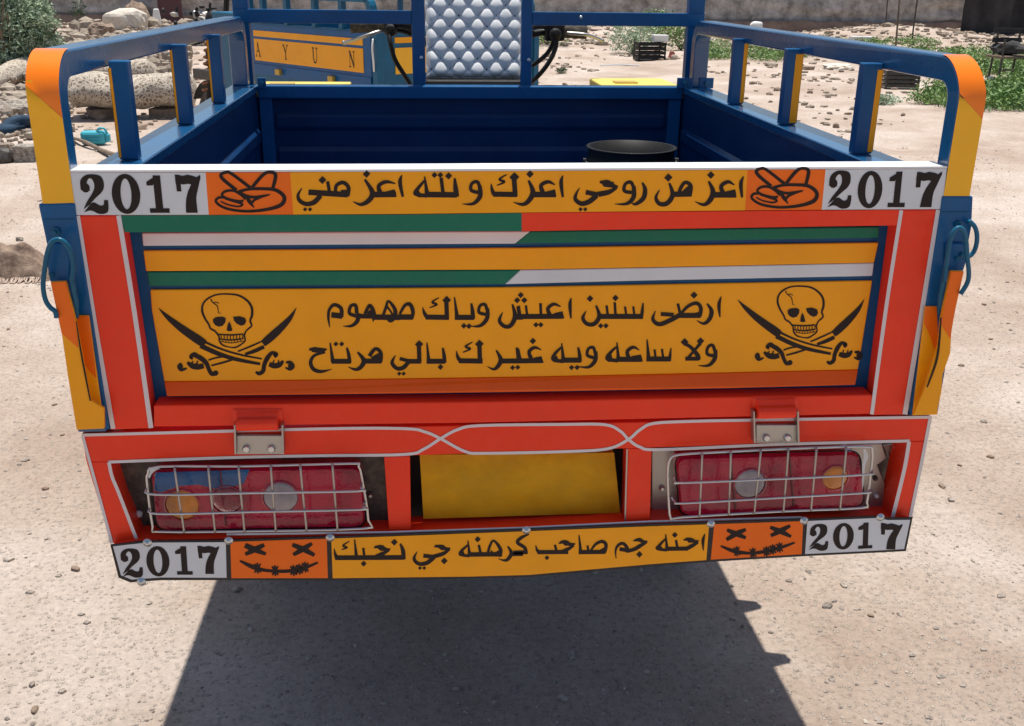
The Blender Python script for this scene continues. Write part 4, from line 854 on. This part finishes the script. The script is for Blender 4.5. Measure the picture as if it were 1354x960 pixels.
g = G(); g.box((.10, -.036, .88), (W2-.12, -.0325, 1.02)); g.obj('amber_panel', YELP, t2)
g = G(); g.box((.10, -.036, 1.045), (W2-.12, -.0325, 1.075)); g.obj('stripe', YEL, t2)
for x in (.0, W2): g = G(); g.box((x-.03, -.045, .76), (x+.012, .0, 1.12)); g.obj('corner_post', BLUEL, R2, bevel=.003)
g = G(); g.tube(bez([(-.035, -.02, 1.07), (-.05, -.03, 1.02), (-.045, -.03, .95), (-.035, -.02, .90)], 4), .006, 6); g.obj('hook_rod', PWHITE, R2, smooth=True)
for y0 in (.36, .93): g = G(); g.box((-.055, y0, .815), (-.031, y0+.05, .85)); g.obj('hinge', GOLD, R2, bevel=.003)
g = G()
for x in (0, W2-.02): g.box((x-.01, D2, .8), (x+.02, D2+.03, 1.75))
g.box((-.01, D2, 1.25), (W2, D2+.03, 1.29)); g.box((-.01, D2, 1.72), (W2, D2+.03, 1.75))
for i in range(4): g.box((.25+i*.22, D2+.003, 1.29), (.28+i*.22, D2+.027, 1.72))
g.obj('headboard_frame', BLUEL, R2, bevel=.002)
for s in (.10, W2-.12): wheel(R2, (s, .65, .26), .26, .11)
g = G(); g.box((.25,.05,.66),(.30,FY-.3,.73)); g.box((.88,.05,.66),(.93,FY-.3,.73)); g.tube([(.1,.65,.26),(W2-.12,.65,.26)], .03, 10)
for x in (.27,.90): g.box((x-.02,.4,.26),(x+.02,.9,.66)) if 0 else g.box((x-.02,.62,.26),(x+.02,.68,.66))
g.obj('chassis', DARKM, R2)
wheel(R2, (.59, FY, .28), .28, .10, 'front_wheel')
g = G()
for x in (.49, .69):
    g.tube([(x, FY, .28), (x, FY-.14, .80)], .020, 8)
g.tube([(.59, FY-.16, .80), (.59, FY-.28, 1.22)], .022, 8); g.box((.46,FY-.18,.79),(.72,FY-.12,.83)); g.obj('front_fork', BLACK, R2)
for x in (.49, .69):
    g = G(); g.tube([(x+.034*math.cos(t*2.2*math.pi*2), 1.97-.1*t/1.0+.034*math.sin(t*2.2*math.pi*2), .42+.34*t) for t in np.linspace(0, 3, 70)/3.*1.0] if 0 else
                    [(x+.034*math.cos(t), FY-.035-.0137*t/(2*math.pi)+.034*math.sin(t), .52+.05*t/(2*math.pi)) for t in np.linspace(0, 16*math.pi, 110)], .010, 6); g.obj('spring', paint('rusty_spring', (.25,.10,.05), rough=.6, metal=.5, dust=.2), R2, smooth=True)
g = G()
V = []; F = []
for i in range(9):
    a = .5+i*.28
    for x in (.53, .65): V.append((x, FY+.33*math.cos(a), .28+.33*math.sin(a)))
for i in range(8): F.append((i*2, i*2+1, i*2+3, i*2+2))
g.add(V, F); g.obj('mudguard', BLACK, R2, smooth=True)
g = G(); g.tube(bez([(.1,FY-.28,1.28),(.3,FY-.25,1.24),(.59,FY-.28,1.22),(.88,FY-.25,1.24),(1.08,FY-.28,1.28)], 4), .012, 8); g.obj('handlebar', BLACK, R2, smooth=True)
g = G(); g.lathe([(0,-.06),(.06,-.055),(.085,-.02),(.09,.0),(.0,.005)], (.59,FY-.08,1.05), 18, 'y'); g.obj('headlamp', BLACK, R2, smooth=True)
g = G(); g.box((-.01,1.34,.55),(.30,1.80,1.16)); g.obj('front_body', BLUEL, R2, bevel=.01)
g = G(); g.box((.33,1.33,.74),(.87,1.62,.98)); g.obj('seat_box', BLUEL, R2, bevel=.01)
g = G(); g.box((.35,1.36,.982),(.85,1.64,1.06)); g.obj('seat', BLACK, R2, bevel=.02)
R2.location = B2; R2.rotation_euler = (0, 0, TH2)

# ================================================================ ground
def terrain(x, y):
    h = 0.
    d = max(0, y-3.5)
    f = min(1, d/4)
    h += f*.05*noise.noise(Vector((x*.6, y*.6, 3)))+f*.035*noise.noise(Vector((x*2.1, y*2.1, 5)))
    b = math.exp(-((y-26.5)/2.6)**2)*(.22+.2*noise.noise(Vector((x*.35, 1, 2))))*(1 if x > -2 else .8)      # rubble berm before the wall
    return h+b
xs = np.concatenate([-np.geomspace(90, 3, 26), np.linspace(-2.9, 2.9, 30), np.geomspace(3, 90, 40)]); ys = np.concatenate([np.linspace(-60, -3, 10), np.linspace(-2, 3, 14), np.linspace(3.2, 32, 130), np.geomspace(33, 160, 12)])
xs = np.unique(np.concatenate([xs, np.linspace(-14, 22, 120)]))
V = [(x, y, terrain(x, y)) for y in ys for x in xs]; nx = len(xs)
F = [(j*nx+i, j*nx+i+1, (j+1)*nx+i+1, (j+1)*nx+i) for j in range(len(ys)-1) for i in range(nx-1)]
tag(obj('ground', V, F, GROUND, None, smooth=True), 'bare pale sandy ground with pebbles around the tricycle', None, None, 'structure')
def gz(p): return np.array([p[0], p[1], terrain(p[0], p[1])])
def GP(u, v): return gz(PZ(u, v, .0))

def icos(sub=2):
    b = bmesh.new(); bmesh.ops.create_icosphere(b, subdivisions=sub, radius=1)
    V = np.array([v.co[:] for v in b.verts]); F = [[v.index for v in f.verts] for f in b.faces]; b.free(); return V, F
ICO1, ICO2, ICO3 = icos(1), icos(2), icos(3)
def rock(g, c, s, seed, ico=ICO2, rough=.35, sink=.25, rot=None):
    V, F = ico; off = Vector((seed*3.1, seed*1.7, seed*.7)); O = []
    a = rot if rot is not None else seed*2.4
    ca, sa = math.cos(a), math.sin(a)
    for v in V:
        k = 1+rough*noise.noise(Vector(v)*1.3+off)+rough*.5*noise.noise(Vector(v)*3.1+off)
        q = np.sign(v)*np.abs(v)**.75*k*np.array(s)
        O.append((c[0]+q[0]*ca-q[1]*sa, c[1]+q[0]*sa+q[1]*ca, c[2]+q[2]+s[2]*(1-2*sink)))
    g.add(O, F)
# gravel: thousands of small stones bedded in the surface
g = G(); V1, F1 = ICO1
for i in range(17000):
    y = rng.uniform(-.2, 1)**1*1.0; y = .1+7.5*rng.random()**1.6; x = rng.uniform(-1, 1)*(1.15+.55*y)-.1; s = rng.choice([.0022,.003,.0042,.007,.011], p=[.50,.30,.15,.04,.01])*(1+.10*y)
    s3 = s*rng.uniform(.6, 1.3, 3)*np.array([1, 1, .6]); z = terrain(x, y)
    if s < .004: O = np.array([[1,0,0],[0,1,0],[-1,0,0],[0,-1,0],[0,0,1.]])*s3+[x, y, z]; g.add(O, [(0,1,4),(1,2,4),(2,3,4),(3,0,4)])
    else: g.add(V1*s3*(1+.25*rng.uniform(-1, 1, (len(V1), 1)))+[x, y, z+s3[2]*.15], F1)
tag(g.obj('gravel', PEB), 'small loose pebbles strewn over the bare ground', None, None, 'stuff')
g = G()
for i in range(90):
    y = .15+5*rng.random(); x = rng.uniform(-1, 1)*(1.1+.5*y); s = rng.uniform(.006, .011)
    if abs(x) < .72 and y < 1.5: continue
    rock(g, (x, y, terrain(x, y)), s*np.array([1.3, .8, .6]), i, ICO1)
tag(g.obj('dark_gravel', ROCKB), 'darker scattered pebbles lying on the bare ground', None, None, 'stuff')
# rubble farther away
for nm, mt, n in (('rubble', ROCKA, 3400), ('brown_rubble', ROCKB, 1500)):
    g = G()
    for i in range(n):
        if rng.random() < .5: y = rng.uniform(22, 29); x = rng.uniform(-11, 19)
        else:
            y = 8.0+18*rng.random()**1.1; x = rng.uniform(-.40, .52)*(y+1.4)
            dens = noise.noise(Vector((x*.45, y*.45, 9)))
            if dens < -.05 and x > -2: continue
        s = rng.uniform(.008, .036)*(.5+y/16)*(1 if mt is ROCKA else 1.1)
        if rng.random() < .05: s *= 1.8
        rock(g, (x, y, terrain(x, y)), s*rng.uniform(.6, 1.4, 3)*np.array([1.2, 1, .55]), i+.3, ICO1, .5)
    tag(g.obj(nm, mt), 'broken stone rubble littering the ground towards the wall' if mt is ROCKA else 'brown earth clods mixed with the rubble before the wall', None, None, 'stuff')
# left debris heap
g = G()
for i in range(1100):
    u = rng.uniform(-60, 95) if i % 2 else rng.uniform(60, 250); v = rng.uniform(60, 200) if i % 2 else rng.uniform(44, 118); p = GP(u, v)
    hh = max(0, 1-abs(v-120)/60)*.16
    s = rng.uniform(.014, .055)*(p[1]+1.4)/9
    rock(g, p+[0, 0, hh*rng.random()], s*rng.uniform(.6, 1.4, 3), i+.7, ICO1, .5)
tag(g.obj('stone_debris', ROCKA), 'heap of pale broken stones at the left edge behind the tricycle', None, None, 'stuff')

# ---- wall, tarp, poles
g = G(); nx, nz = 150, 34; V = []
for j in range(nz):
    for i in range(nx):
        x = -11+31*i/(nx-1); z = -.1+3.2*j/(nz-1); V.append((x, 29.6+.10*noise.noise(Vector((x*.7, z*3.5, 0)))+.06*noise.noise(Vector((x*3, z*9, 4)))+.12*(z/3.2), z))
g.add(V, [(j*nx+i, j*nx+i+1, (j+1)*nx+i+1, (j+1)*nx+i) for j in range(nz-1) for i in range(nx-1)])
n0 = len(g.V); g.add([(x, y+.5, z) for x, y, z in V], [(j*nx+i, (j+1)*nx+i, (j+1)*nx+i+1, j*nx+i+1) for j in range(nz-1) for i in range(nx-1)])
top = (nz-1)*nx
g.F += [(top+i, top+i+1, n0+top+i+1, n0+top+i) for i in range(nx-1)]
wt = thing('stone_wall', 'long rough grey wall with stained brown foot closing off the background', 'wall', (4, 29.8, 0))
g.obj('wall_face', WALLM, wt, smooth=True)
g = G(); nb = 120; V = []
for j in range(4):
    for i in range(nb):
        x = -11+31*i/(nb-1); V.append((x, 29.3+.05*j+.05*noise.noise(Vector((x*2, j, 7))), [0, .16, .30, .34][j]+.05*noise.noise(Vector((x*1.3, j, 1)))))
g.add(V, [(j*nb+i, j*nb+i+1, (j+1)*nb+i+1, (j+1)*nb+i) for j in range(3) for i in range(nb-1)]); g.obj('wall_foot', WALLB, wt, smooth=True)
g = G()                                              # tarpaulin
p0 = GP(1270, 42); p1 = GP(1420, 48); V = []; nx, nz = 60, 14; n = nx*nz
yb = 26.4; xa_, xb_ = PY(1271, 40, yb)[0], PY(1420, 40, yb)[0]
for q in (0, .05):
    for j in range(nz):
        for i in range(nx):
            t = i/(nx-1); z = .1+2.4*j/(nz-1); V.append((xa_+(xb_-xa_)*t+.1*z*.3, yb+q+.10*math.sin(t*17)+.07*math.sin(t*41+z)+.03*noise.noise(Vector((t*9, z*2, 0))), z))
F = [(q*n+j*nx+i, q*n+j*nx+i+1, q*n+(j+1)*nx+i+1, q*n+(j+1)*nx+i) for q in (0, 1) for j in range(nz-1) for i in range(nx-1)]
for j in range(nz-1): F += [(j*nx, (j+1)*nx, n+(j+1)*nx, n+j*nx), (j*nx+nx-1, n+j*nx+nx-1, n+(j+1)*nx+nx-1, (j+1)*nx+nx-1)]
for i in range(nx-1): F += [((nz-1)*nx+i, (nz-1)*nx+i+1, n+(nz-1)*nx+i+1, n+(nz-1)*nx+i)]
g.add(V, F); g.top('tarpaulin', TARP, 'dark grey tarpaulin hanging in folds in front of the wall at far right', 'tarpaulin', smooth=True)
for (u, v, du, r, m, lb) in ((1186,52,-1,.022,WOOD,'thin pale wooden pole before the wall, middle one of the three'), (1207,46,6,.020,DARKM,'dark leaning pole before the wall, right one of the three'), (1171,34,3,.018,DARKM,'thin dark pole close to the wall, left one of the three')):
    p = PZ(u, v, .25); p = gz(p); q = np.array([PY(u+du, v-60, p[1])[0], p[1], 2.6]); g = G()
    g.tube([p+(q-p)*t+np.array([.02*noise.noise(Vector((t*4, u, 0))), 0, 0]) for t in np.linspace(0, 1, 8)], r, 8); g.top('pole', m, lb, 'pole', 'poles before the wall')

# ---- plants
def leaves(g, c, rx, ry, rz, n, ls, seed, flat=False, droop=0.):
    r_ = np.random.default_rng(seed)
    for i in range(n):
        d = r_.normal(size=3); d /= np.linalg.norm(d); d[2] = abs(d[2]) if flat else d[2]
        k = r_.random()**.45
        cl = 1+.35*noise.noise(Vector(d)*2.3+Vector((seed, 0, 0)))
        p = np.array([c[0]+d[0]*rx*k*cl, c[1]+d[1]*ry*k*cl, c[2]+d[2]*rz*k*cl])
        a = r_.normal(size=3); a /= np.linalg.norm(a); a[2] = a[2]*.7+.3; b = np.cross(a, r_.normal(size=3)); b /= np.linalg.norm(b)+1e-9
        s = ls*r_.uniform(.6, 1.4)
        g.add([p-a*s, p+b*s*.35, p+a*s, p-b*s*.35], [(0,1,2,3)])
def stems(g, c, rx, rz, n, r0, seed):
    r_ = np.random.default_rng(seed)
    for i in range(n):
        a = r_.uniform(0, 6.28); k = r_.uniform(.3, .95); e = np.array([c[0]+rx*k*math.cos(a), c[1]+rx*k*math.sin(a), c[2]+rz*r_.uniform(.5, .95)])
        m_ = (np.array(c)+e)/2+r_.normal(size=3)*rx*.08; g.tube(bez([c, m_, e], 3), [r0*(1-.11*q) for q in range(7)], 5)
def plant(nm, u, v, w_, h, n, ls, mat, label, cat, seed, group=None, base=None):
    c = GP(u, v) if base is None else base
    t = thing(nm, label, cat, tuple(c), group)
    g = G(); stems(g, c, w_*.8, h*.9, 9 if n > 400 else 5, .012*h+.002, seed); g.obj('stem', WOOD, t)
    g = G(); leaves(g, c+np.array([0, 0, h*.5]), w_, w_*.9, h*.52, n, ls, seed); g.obj('foliage', mat, t)
    return t
# big bush left: built from several clumps in one crown
c = GP(8, 112); bush = thing('bush', 'large grey-green feathery bush at the left edge behind the stones', 'bush', tuple(c))
g = G(); stems(g, c, .8, 1.3, 22, .03, 5); g.obj('stem', WOOD, bush)
g = G()
for i, (dx, dy, dz, r) in enumerate(((-.2,0,.45,.5),(.1,.1,.5,.42),(.28,0,.75,.30),(-.5,.2,.8,.5),(0,.2,1.1,.42),(-.3,.1,1.4,.5),(.22,.0,.3,.3),(-.7,.2,.4,.5),(-.5,.3,1.8,.5),(-.95,0,1.1,.55),(.42,.1,.42,.26),(.36,.1,.85,.26),(-.1,.2,1.5,.35))):
    leaves(g, c+np.array([dx+.05, dy, dz]), r*1.3, r*1.2, r*1.1, 3600, .028, i+20)
g.obj('foliage', LEAFS, bush)
plant('sapling', 108, 42, .20, .62, 150, .045, LEAFD, 'thin young sapling growing among the debris beside the big bush', 'sapling', 3)
plant('shrub', 148, 32, .42, 1.3, 700, .06, LEAFD, 'dark green shrub behind the cream boulder at upper left', 'shrub', 4)
gp = 'low green shrubs before the wall'
for i, (u, v, w_, h, n, m, lb) in enumerate(((836,72,.55,.62,1500,LEAFS,'grey-green shrub growing left of the black crate'), (868,60,.5,.8,1500,LEAFG,'bright green shrub growing behind the black crate'), (900,66,.5,.7,1300,LEAFG,'green shrub growing right of the black crate beside the blue post'),
        (722,62,.6,.5,1500,LEAFG,'low green shrub seen below the black handlebar grip'), (690,64,.5,.4,900,LEAFG,'low green shrub half hidden behind the quilted seat'))):
    plant('shrub', u, v, w_, h, n, .035, m, lb, 'shrub', 30+i)
plant('weed', 742, 98, .10, .10, 200, .02, LEAFD, 'small tuft of weed alone on the sand beyond the yellow tool box', 'weed', 50)
plant('weed', 1165, 138, .26, .13, 600, .022, LEAFS, 'low grey-green weed seen under the right rail, left of the pair', 'weed', 51)
plant('weed', 1226, 136, .30, .2, 800, .022, LEAFG, 'low bright green weed seen under the right rail bend, right of the pair', 'weed', 52)
g = G()
for i in range(1900):
    u = rng.uniform(930, 1500); v = rng.uniform(58, 148)
    if u < 1235 and v > 82: continue
    if u > 1235 and v < 66+rng.uniform(0, 12): continue
    p = GP(u, v); k = noise.noise(Vector((p[0]*.8, p[1]*.8, 0)))
    if k < -.22: continue
    leaves(g, p+np.array([0, 0, .03]), .28, .28, .10+.12*rng.random(), 85, .030, 100+i, True)
tag(g.obj('ground_cover', LEAFG), 'patch of green weeds covering the ground at the right', None, None, 'stuff')

# ---- separate things on the ground
def blob(nm, u, v, s, mat, label, cat, seed, ico=ICO3, rough=.35, sink=.2, rot=0, group=None, smooth=False):
    g = G(); rock(g, GP(u, v), s, seed, ico, rough, sink, rot); return g.top(nm, mat, label, cat, group, smooth=smooth)
# rolled patterned rugs lying on two stones added to darken the gap below
def rug_roll(a, b, r, label, seed):
    a, b = np.array(a), np.array(b); g = G(); m = 40; n = 26; V = []; d = (b-a)/np.linalg.norm(b-a); sd_ = np.array([-d[1], d[0], 0])
    for i in range(m):
        t = i/(m-1); c = a+(b-a)*t+np.array([0, 0, .03*noise.noise(Vector((t*3, seed, 0)))]); e = min(1, min(t, 1-t)/.05+.35)
        for k in range(n):
            q = 2*math.pi*k/n; R_ = r*e*(1+.16*noise.noise(Vector((math.cos(q)*1.3, math.sin(q)*1.3, t*5+seed)))+.07*noise.noise(Vector((math.cos(q)*4, math.sin(q)*4, t*14+seed))))
            V.append(c+sd_*R_*1.25*math.cos(q)+np.array([0, 0, R_*.82*math.sin(q)]))
    g.add(V, [(i*n+k, i*n+(k+1) % n, (i+1)*n+(k+1) % n, (i+1)*n+k) for i in range(m-1) for k in range(n)]+[tuple(range(n-1, -1, -1)), tuple((m-1)*n+k for k in range(n))])
    return g.top('rug_roll', RUG, label, 'rolled rug', smooth=True)
p = GP(150, 166)
rug_roll(p+[-.52, .45, .27], p+[.72, .50, .27], .20, 'long rolled brown and cream patterned rug lying propped, with deep shade beneath', 1)
rug_roll(p+[-.55, .72, .46], p+[.25, .74, .44], .13, 'shorter patterned rug roll stacked behind and above the long one', 4)
q = GP(-30, 128); rug_roll(q+[0, 0, .12], GP(52, 112)+[0, .2, .30], .15, 'patterned rug roll slanting up behind the orange corner post at left', 7)
g = G(); rock(g, p+[-.25, .60, 0], (.26, .16, .085), 2); g.top('stone', ROCKB, 'added brown stone darkening the gap under the left end of the long rug roll', 'stone')
g = G(); rock(g, p+[.45, .62, 0], (.28, .16, .085), 3); g.top('stone', ROCKB, 'added brown stone darkening the gap under the right end of the long rug roll', 'stone')
blob('boulder', 70, 96, (.26,.2,.12), ROCKA, 'pale layered boulder behind the rug rolls, below the bush', 'boulder', 11)
blob('boulder', 20, 140, (.30,.22,.10), ROCKA, 'low pale boulder at left under the slanting rug roll', 'boulder', 12, rot=.3)
blob('boulder', 30, 152, (.26,.2,.10), ROCKC, 'flat grey boulder at left just above the dark blue cloth', 'boulder', 13)
blob('boulder', 170, 47, (.52,.3,.28), ROCKD, 'large smooth cream boulder above the left rail', 'boulder', 14, rough=.2)
blob('boulder', 138, 52, (.28,.25,.2), ROCKB, 'small mauve brown boulder left of the cream boulder', 'boulder', 15)
blob('stone', 26, 318, (.020,.018,.014), ROCKC, 'small grey stone on the sand above the brown cloth bundle', 'stone', 16, ICO2)
blob('stone', 16, 329, (.018,.016,.012), ROCKD, 'small cream stone touching the top of the brown cloth bundle', 'stone', 17, ICO2)
blob('stone', 22, 203, (.04,.035,.03), ROCKD, 'cream stone beside the square grey block', 'stone', 18, ICO2)
blob('stone', 13, 212, (.035,.03,.025), ROCKD, 'cream stone between dark lump and square grey block', 'stone', 19, ICO2)
blob('concrete_lump', 2, 212, (.11,.09,.07), DARKM, 'dark round lump at the left edge beside small cream stones', 'lump', 20, ICO2)
p = GP(33, 213); g = G(); g.box(p+[-.085, 0, 0], p+[.16, .16, .13]); b_ = g.top('concrete_block', ROCKC, 'square grey concrete block at left edge beside the amber post', 'concrete block', bevel=.008)
blob('cloth', 14, 178, (.20,.13,.07), CLOTHN, 'crumpled dark blue cloth lying over the stones at the left edge', 'cloth', 21, ICO3, .9, .1, smooth=True)
# teal jug lying on its side
c = GP(127, 190); jug = thing('plastic_jug', 'turquoise plastic jug lying on its side before the long rug roll', 'jug', tuple(c))
sc_ = .155
g = G(); g.box(c+[-.115, -.05, .01], c+[.09, .05, .125]); g.obj('body', TEAL, jug, bevel=.028, seg=4)
g = G(); g.box(c+[.088, -.03, .03], c+[.125, .03, .10]); g.obj('neck', TEAL, jug, bevel=.012)
for dz in (.035, .062, .09): g = G(); g.box(c+[-.085, -.056, dz], c+[.05, -.0485, dz+.012]); g.obj('rib', TEAL, jug, bevel=.003)
g = G(); g.tube(bez([c+np.array(q) for q in ((.03,-.03,.12),(.05,-.03,.15),(.09,-.02,.145),(.11,-.01,.10))], 4), .009, 8); g.obj('handle', TEAL, jug, smooth=True)
a, b = GP(97, 186), GP(162, 216); g = G(); g.tube([a+(b-a)*t+np.array([0, 0, .03+.008*math.sin(t*7)]) for t in np.linspace(0, 1.15, 9)], [.012,.016,.017,.018,.018,.019,.019,.02,.018], 8); g.top('stick', WOOD, 'thick wooden stick lying on the sand below the turquoise jug', 'stick')
# brown cloth bundle with fringe
c = GP(-12, 372); cl = thing('cloth_bundle', 'brown cloth bundle with pale fringed hem lying at the left edge', 'cloth bundle', tuple(c))
V = []; F = []; nx, ny = 60, 30
for j in range(ny):
    for i in range(nx):
        s, t = i/(nx-1)*2-1, j/(ny-1)
        w_ = max(0, 1-abs(s)**2.6); hgt = .15*w_**.6*math.sin(math.pi*min(1, t*1.0))**.5+.035*noise.noise(Vector((s*3, t*7, 1)))*w_+.018*noise.noise(Vector((s*6+t*8, t*18, 3)))*w_
        V.append((c[0]+s*.27, c[1]-.01+t*.28*(.55+.45*w_)+.01*noise.noise(Vector((s*5, 0, 0))), c[2]+max(.002, hgt)))
for j in range(ny-1):
    for i in range(nx-1): F.append((j*nx+i, j*nx+i+1, (j+1)*nx+i+1, (j+1)*nx+i))
g = G(); g.add(V, F); g.obj('cloth', CLOTHB, cl, smooth=True)
g = G()
for i in range(110):
    s = i/109*2-1; x = c[0]+s*.25; y = c[1]-.012; l = .03+.012*rng.random()
    g.tube([(x, y+.012, c[2]+.02), (x+.004*rng.normal(), y-.004, c[2]+.012), (x+.008*rng.normal(), y-l, c[2]+.003)], .0026, 5)
tag(g.obj('fringe', FRINGE, cl), kind='stuff')
# crates
def crate(u, v, w_, d, h, mat, label, rot=0., seed=0):
    c = GP(u, v); t = thing('crate', label, 'crate', tuple(c)); ca, sa = math.cos(rot), math.sin(rot)
    def tb(g, a, b):
        k = len(g.V); g.box(a, b)
        for i in range(k, len(g.V)): x, y, z = g.V[i]; g.V[i] = (c[0]+x*ca-y*sa, c[1]+x*sa+y*ca, c[2]+z)
    g = G(); tb(g, (-w_/2, 0, 0), (w_/2, d, .015))
    for x in (-w_/2, w_/2-.025):
        for y in (0, d-.025): tb(g, (x, y, 0), (x+.025, y+.025, h))
    g.obj('frame', mat, t)
    for i in range(4):
        z = .03+i*(h-.05)/3.5
        for a, b in (((-w_/2, -.004, z), (w_/2, .008, z+(h-.05)/5.5)), ((-w_/2, d-.008, z), (w_/2, d+.004, z+(h-.05)/5.5)), ((-w_/2-.004, 0, z), (-w_/2+.008, d, z+(h-.05)/5.5)), ((w_/2-.008, 0, z), (w_/2+.004, d, z+(h-.05)/5.5))):
            g = G(); tb(g, a, b); g.obj('slat', mat, t)
    return t, c
t_, c_ = crate(862, 81, .52, .35, .32, BLACK, 'black plastic crate standing on the sand before green shrubs', .1)
g = G(); g.box(c_+[.03, .05, .33], c_+[.30, .3, .45]); g.top('white_box', PWHITE, 'small white box sitting on top of the black crate', 'box', bevel=.01)
blob('stone', 888, 78, (.07,.05,.10), paint('faded_red_plastic', (.45,.09,.07), dust=.3), 'faded red scrap leaning against right side of the black crate', 'scrap', 23, ICO2)
t_, c_ = crate(1192, 120, .46, .3, .24, DARKM, 'dark slatted crate lying on the sand seen under the right rail', -.15)
# junk frame at the far right
c = GP(1336, 108); ch = thing('broken_chair', 'dark broken chair frame standing in the green weeds at right edge', 'chair', tuple(c))
for (x, y, h, ln) in ((-.20,0,.62,.0),(.20,0,.60,.0),(-.17,.35,.78,.04),(.2,.35,.75,.03)):
    g = G(); g.tube([c+np.array([x, y, 0]), c+np.array([x+ln, y, h])], .018, 7); g.obj('leg', DARKM, ch)
g = G(); g.box(c+[-.24, -.04, .34], c+[.3, .42, .38]); g.obj('seat', WOOD, ch, bevel=.01)
for z in (.56, .70): g = G(); g.box(c+[-.2, .33, z], c+[.26, .37, z+.07]); g.obj('backrest_slat', TARP, ch)
g = G(); g.box(c+[-.18, -.03, .15], c+[.2, -.01, .19]); g.obj('stretcher', WOOD, ch)
g = G(); rock(g, c+[0, .15, .385], (.24, .16, .10), 31, ICO2, .5, 0); g.top('rubble_bag', TARP, 'dark torn bag lying on the seat of the broken chair', 'bag')
for i, (u, v, s) in enumerate(((1320,98,.06),(1335,104,.05),(1322,104,.045))): blob('litter', u-8, v+8, (s, s*.8, s*.6), PWHITE, 'white scrap of litter in the green weeds below the broken chair', 'litter', 40+i, ICO2, group='litter by the chair')
# white things along the wall
p = PZ(1000, 34, .3); g = G(); rock(g, (p[0], p[1], terrain(p[0], p[1])), (.17,.09,.12), 51, ICO3, .12, 0); g.top('sack', PWHITE, 'rounded white sack on the rubble just above the right rail', 'sack', smooth=True)
p = GP(1142, 58); g = G(); g.box(p+[-.28, 0, 0], p+[.28, .3, .10]); g.top('board', PWHITE, 'flat white board on the rubble above the right rail', 'board', bevel=.01)
p = GP(1107, 90); g = G(); rock(g, p, (.34,.2,.05), 54, ICO3, .4, .2); g.top('stone', ROCKD, 'flat cream stone seen between the slats under right rail', 'stone')
p = GP(820, 88); g = G(); g.tube([p+np.array([-.35, 0, .02]), p+np.array([0, .02, .03]), p+np.array([.32, -.02, .02])], .015, 6); g.top('pipe', PWHITE, 'thin white pipe lying on the sand left of the black crate', 'pipe')
# things above the left rail
c = GP(228, 40); dp = thing('metal_door', 'maroon sheet metal door standing upright above the left rail', 'door', tuple(c))
g = G(); g.box(c+[-.32, 0, 0], c+[.30, .05, 2.0]); g.obj('leaf', MAROON, dp, bevel=.005)
for x in (-.32, .25): g = G(); g.box(c+[x, -.012, 0], c+[x+.05, -.001, 2.0]); g.obj('frame_bar', MAROON, dp)
c = GP(208, 42); g = G(); g.prism([c+np.array(q) for q in ((-.13,0,0),(.13,0,0),(.08,.03,.42),(-.06,.03,.42))], [c+np.array(q) for q in ((-.12,.16,0),(.12,.16,0),(.07,.12,.42),(-.05,.12,.42))]); g.top('bag', PWHITE, 'white upright bag leaning beside the maroon door', 'bag', bevel=.03)
c = GP(48, 36); g = G(); g.box(c+[-.35, 0, 0], c+[.35, .5, .42]); g.top('plastic_bin', PWHITE, 'white plastic bin standing behind the big bush', 'bin', bevel=.03)
c = c+np.array([0, 0, .423]); g = G(); g.box(c+[-.42, 0, 0], c+[.25, .5, .35]); g.top('crate', MAROON, 'dark red crate stacked on the white bin behind the bush', 'crate', bevel=.01)
# scrap heap beside the door
c = GP(262, 60); t_ = thing('scrap_heap', 'heap of black and grey scrap metal behind the left rail', 'scrap heap', tuple(c))
g = G()
for i in range(40): rock(g, c+np.array([rng.normal()*.25, rng.normal()*.25+.3, abs(rng.normal())*.35]), rng.uniform(.03, .11, 3), i, ICO1, .6)
tag(g.obj('grey_scrap', STEEL, t_), kind='stuff')
g = G()
for i in range(40): rock(g, c+np.array([rng.normal()*.25, rng.normal()*.25+.25, abs(rng.normal())*.4]), rng.uniform(.02, .09, 3), i+.5, ICO1, .6)
tag(g.obj('black_scrap', BLACK, t_), kind='stuff')
c = PZ(182, 22, .3); g = G(); rock(g, gz(c), (.55,.3,.5), 61, ICO2, .5); g.top('boulder', ROCKB, 'rough brown boulder behind the cream boulder', 'boulder')
for i, (u, v, lb) in enumerate(((75,30,'weathered plank farthest left, just right of the white bin'),(96,22,'pale flat slab behind the thin sapling'),(118,34,'short pale slab between sapling and dark green shrub'),(88,54,'grey plank lying below the thin sapling'),
        (196,86,'grey plank among stones seen between the first two left slats'),(205,104,'pale flat slab just above the long rug roll'))):
    p = GP(u, v); L_ = .22*(p[1]+1.4)/9; g = G(); g.box(p+[-L_, 0, 0], p+[L_, .12, .035]); V = np.array(g.V); V[4:, 2] += rng.uniform(-.01, .02, 4)
    g.V = [tuple(v) for v in V]; g.top('plank' if i in (0, 3, 4) else 'flat_slab', [WOOD, ROCKD, ROCKA][0 if i in (0,3,4) else 1+i % 2], lb, 'plank' if i in (0,3,4) else 'slab')
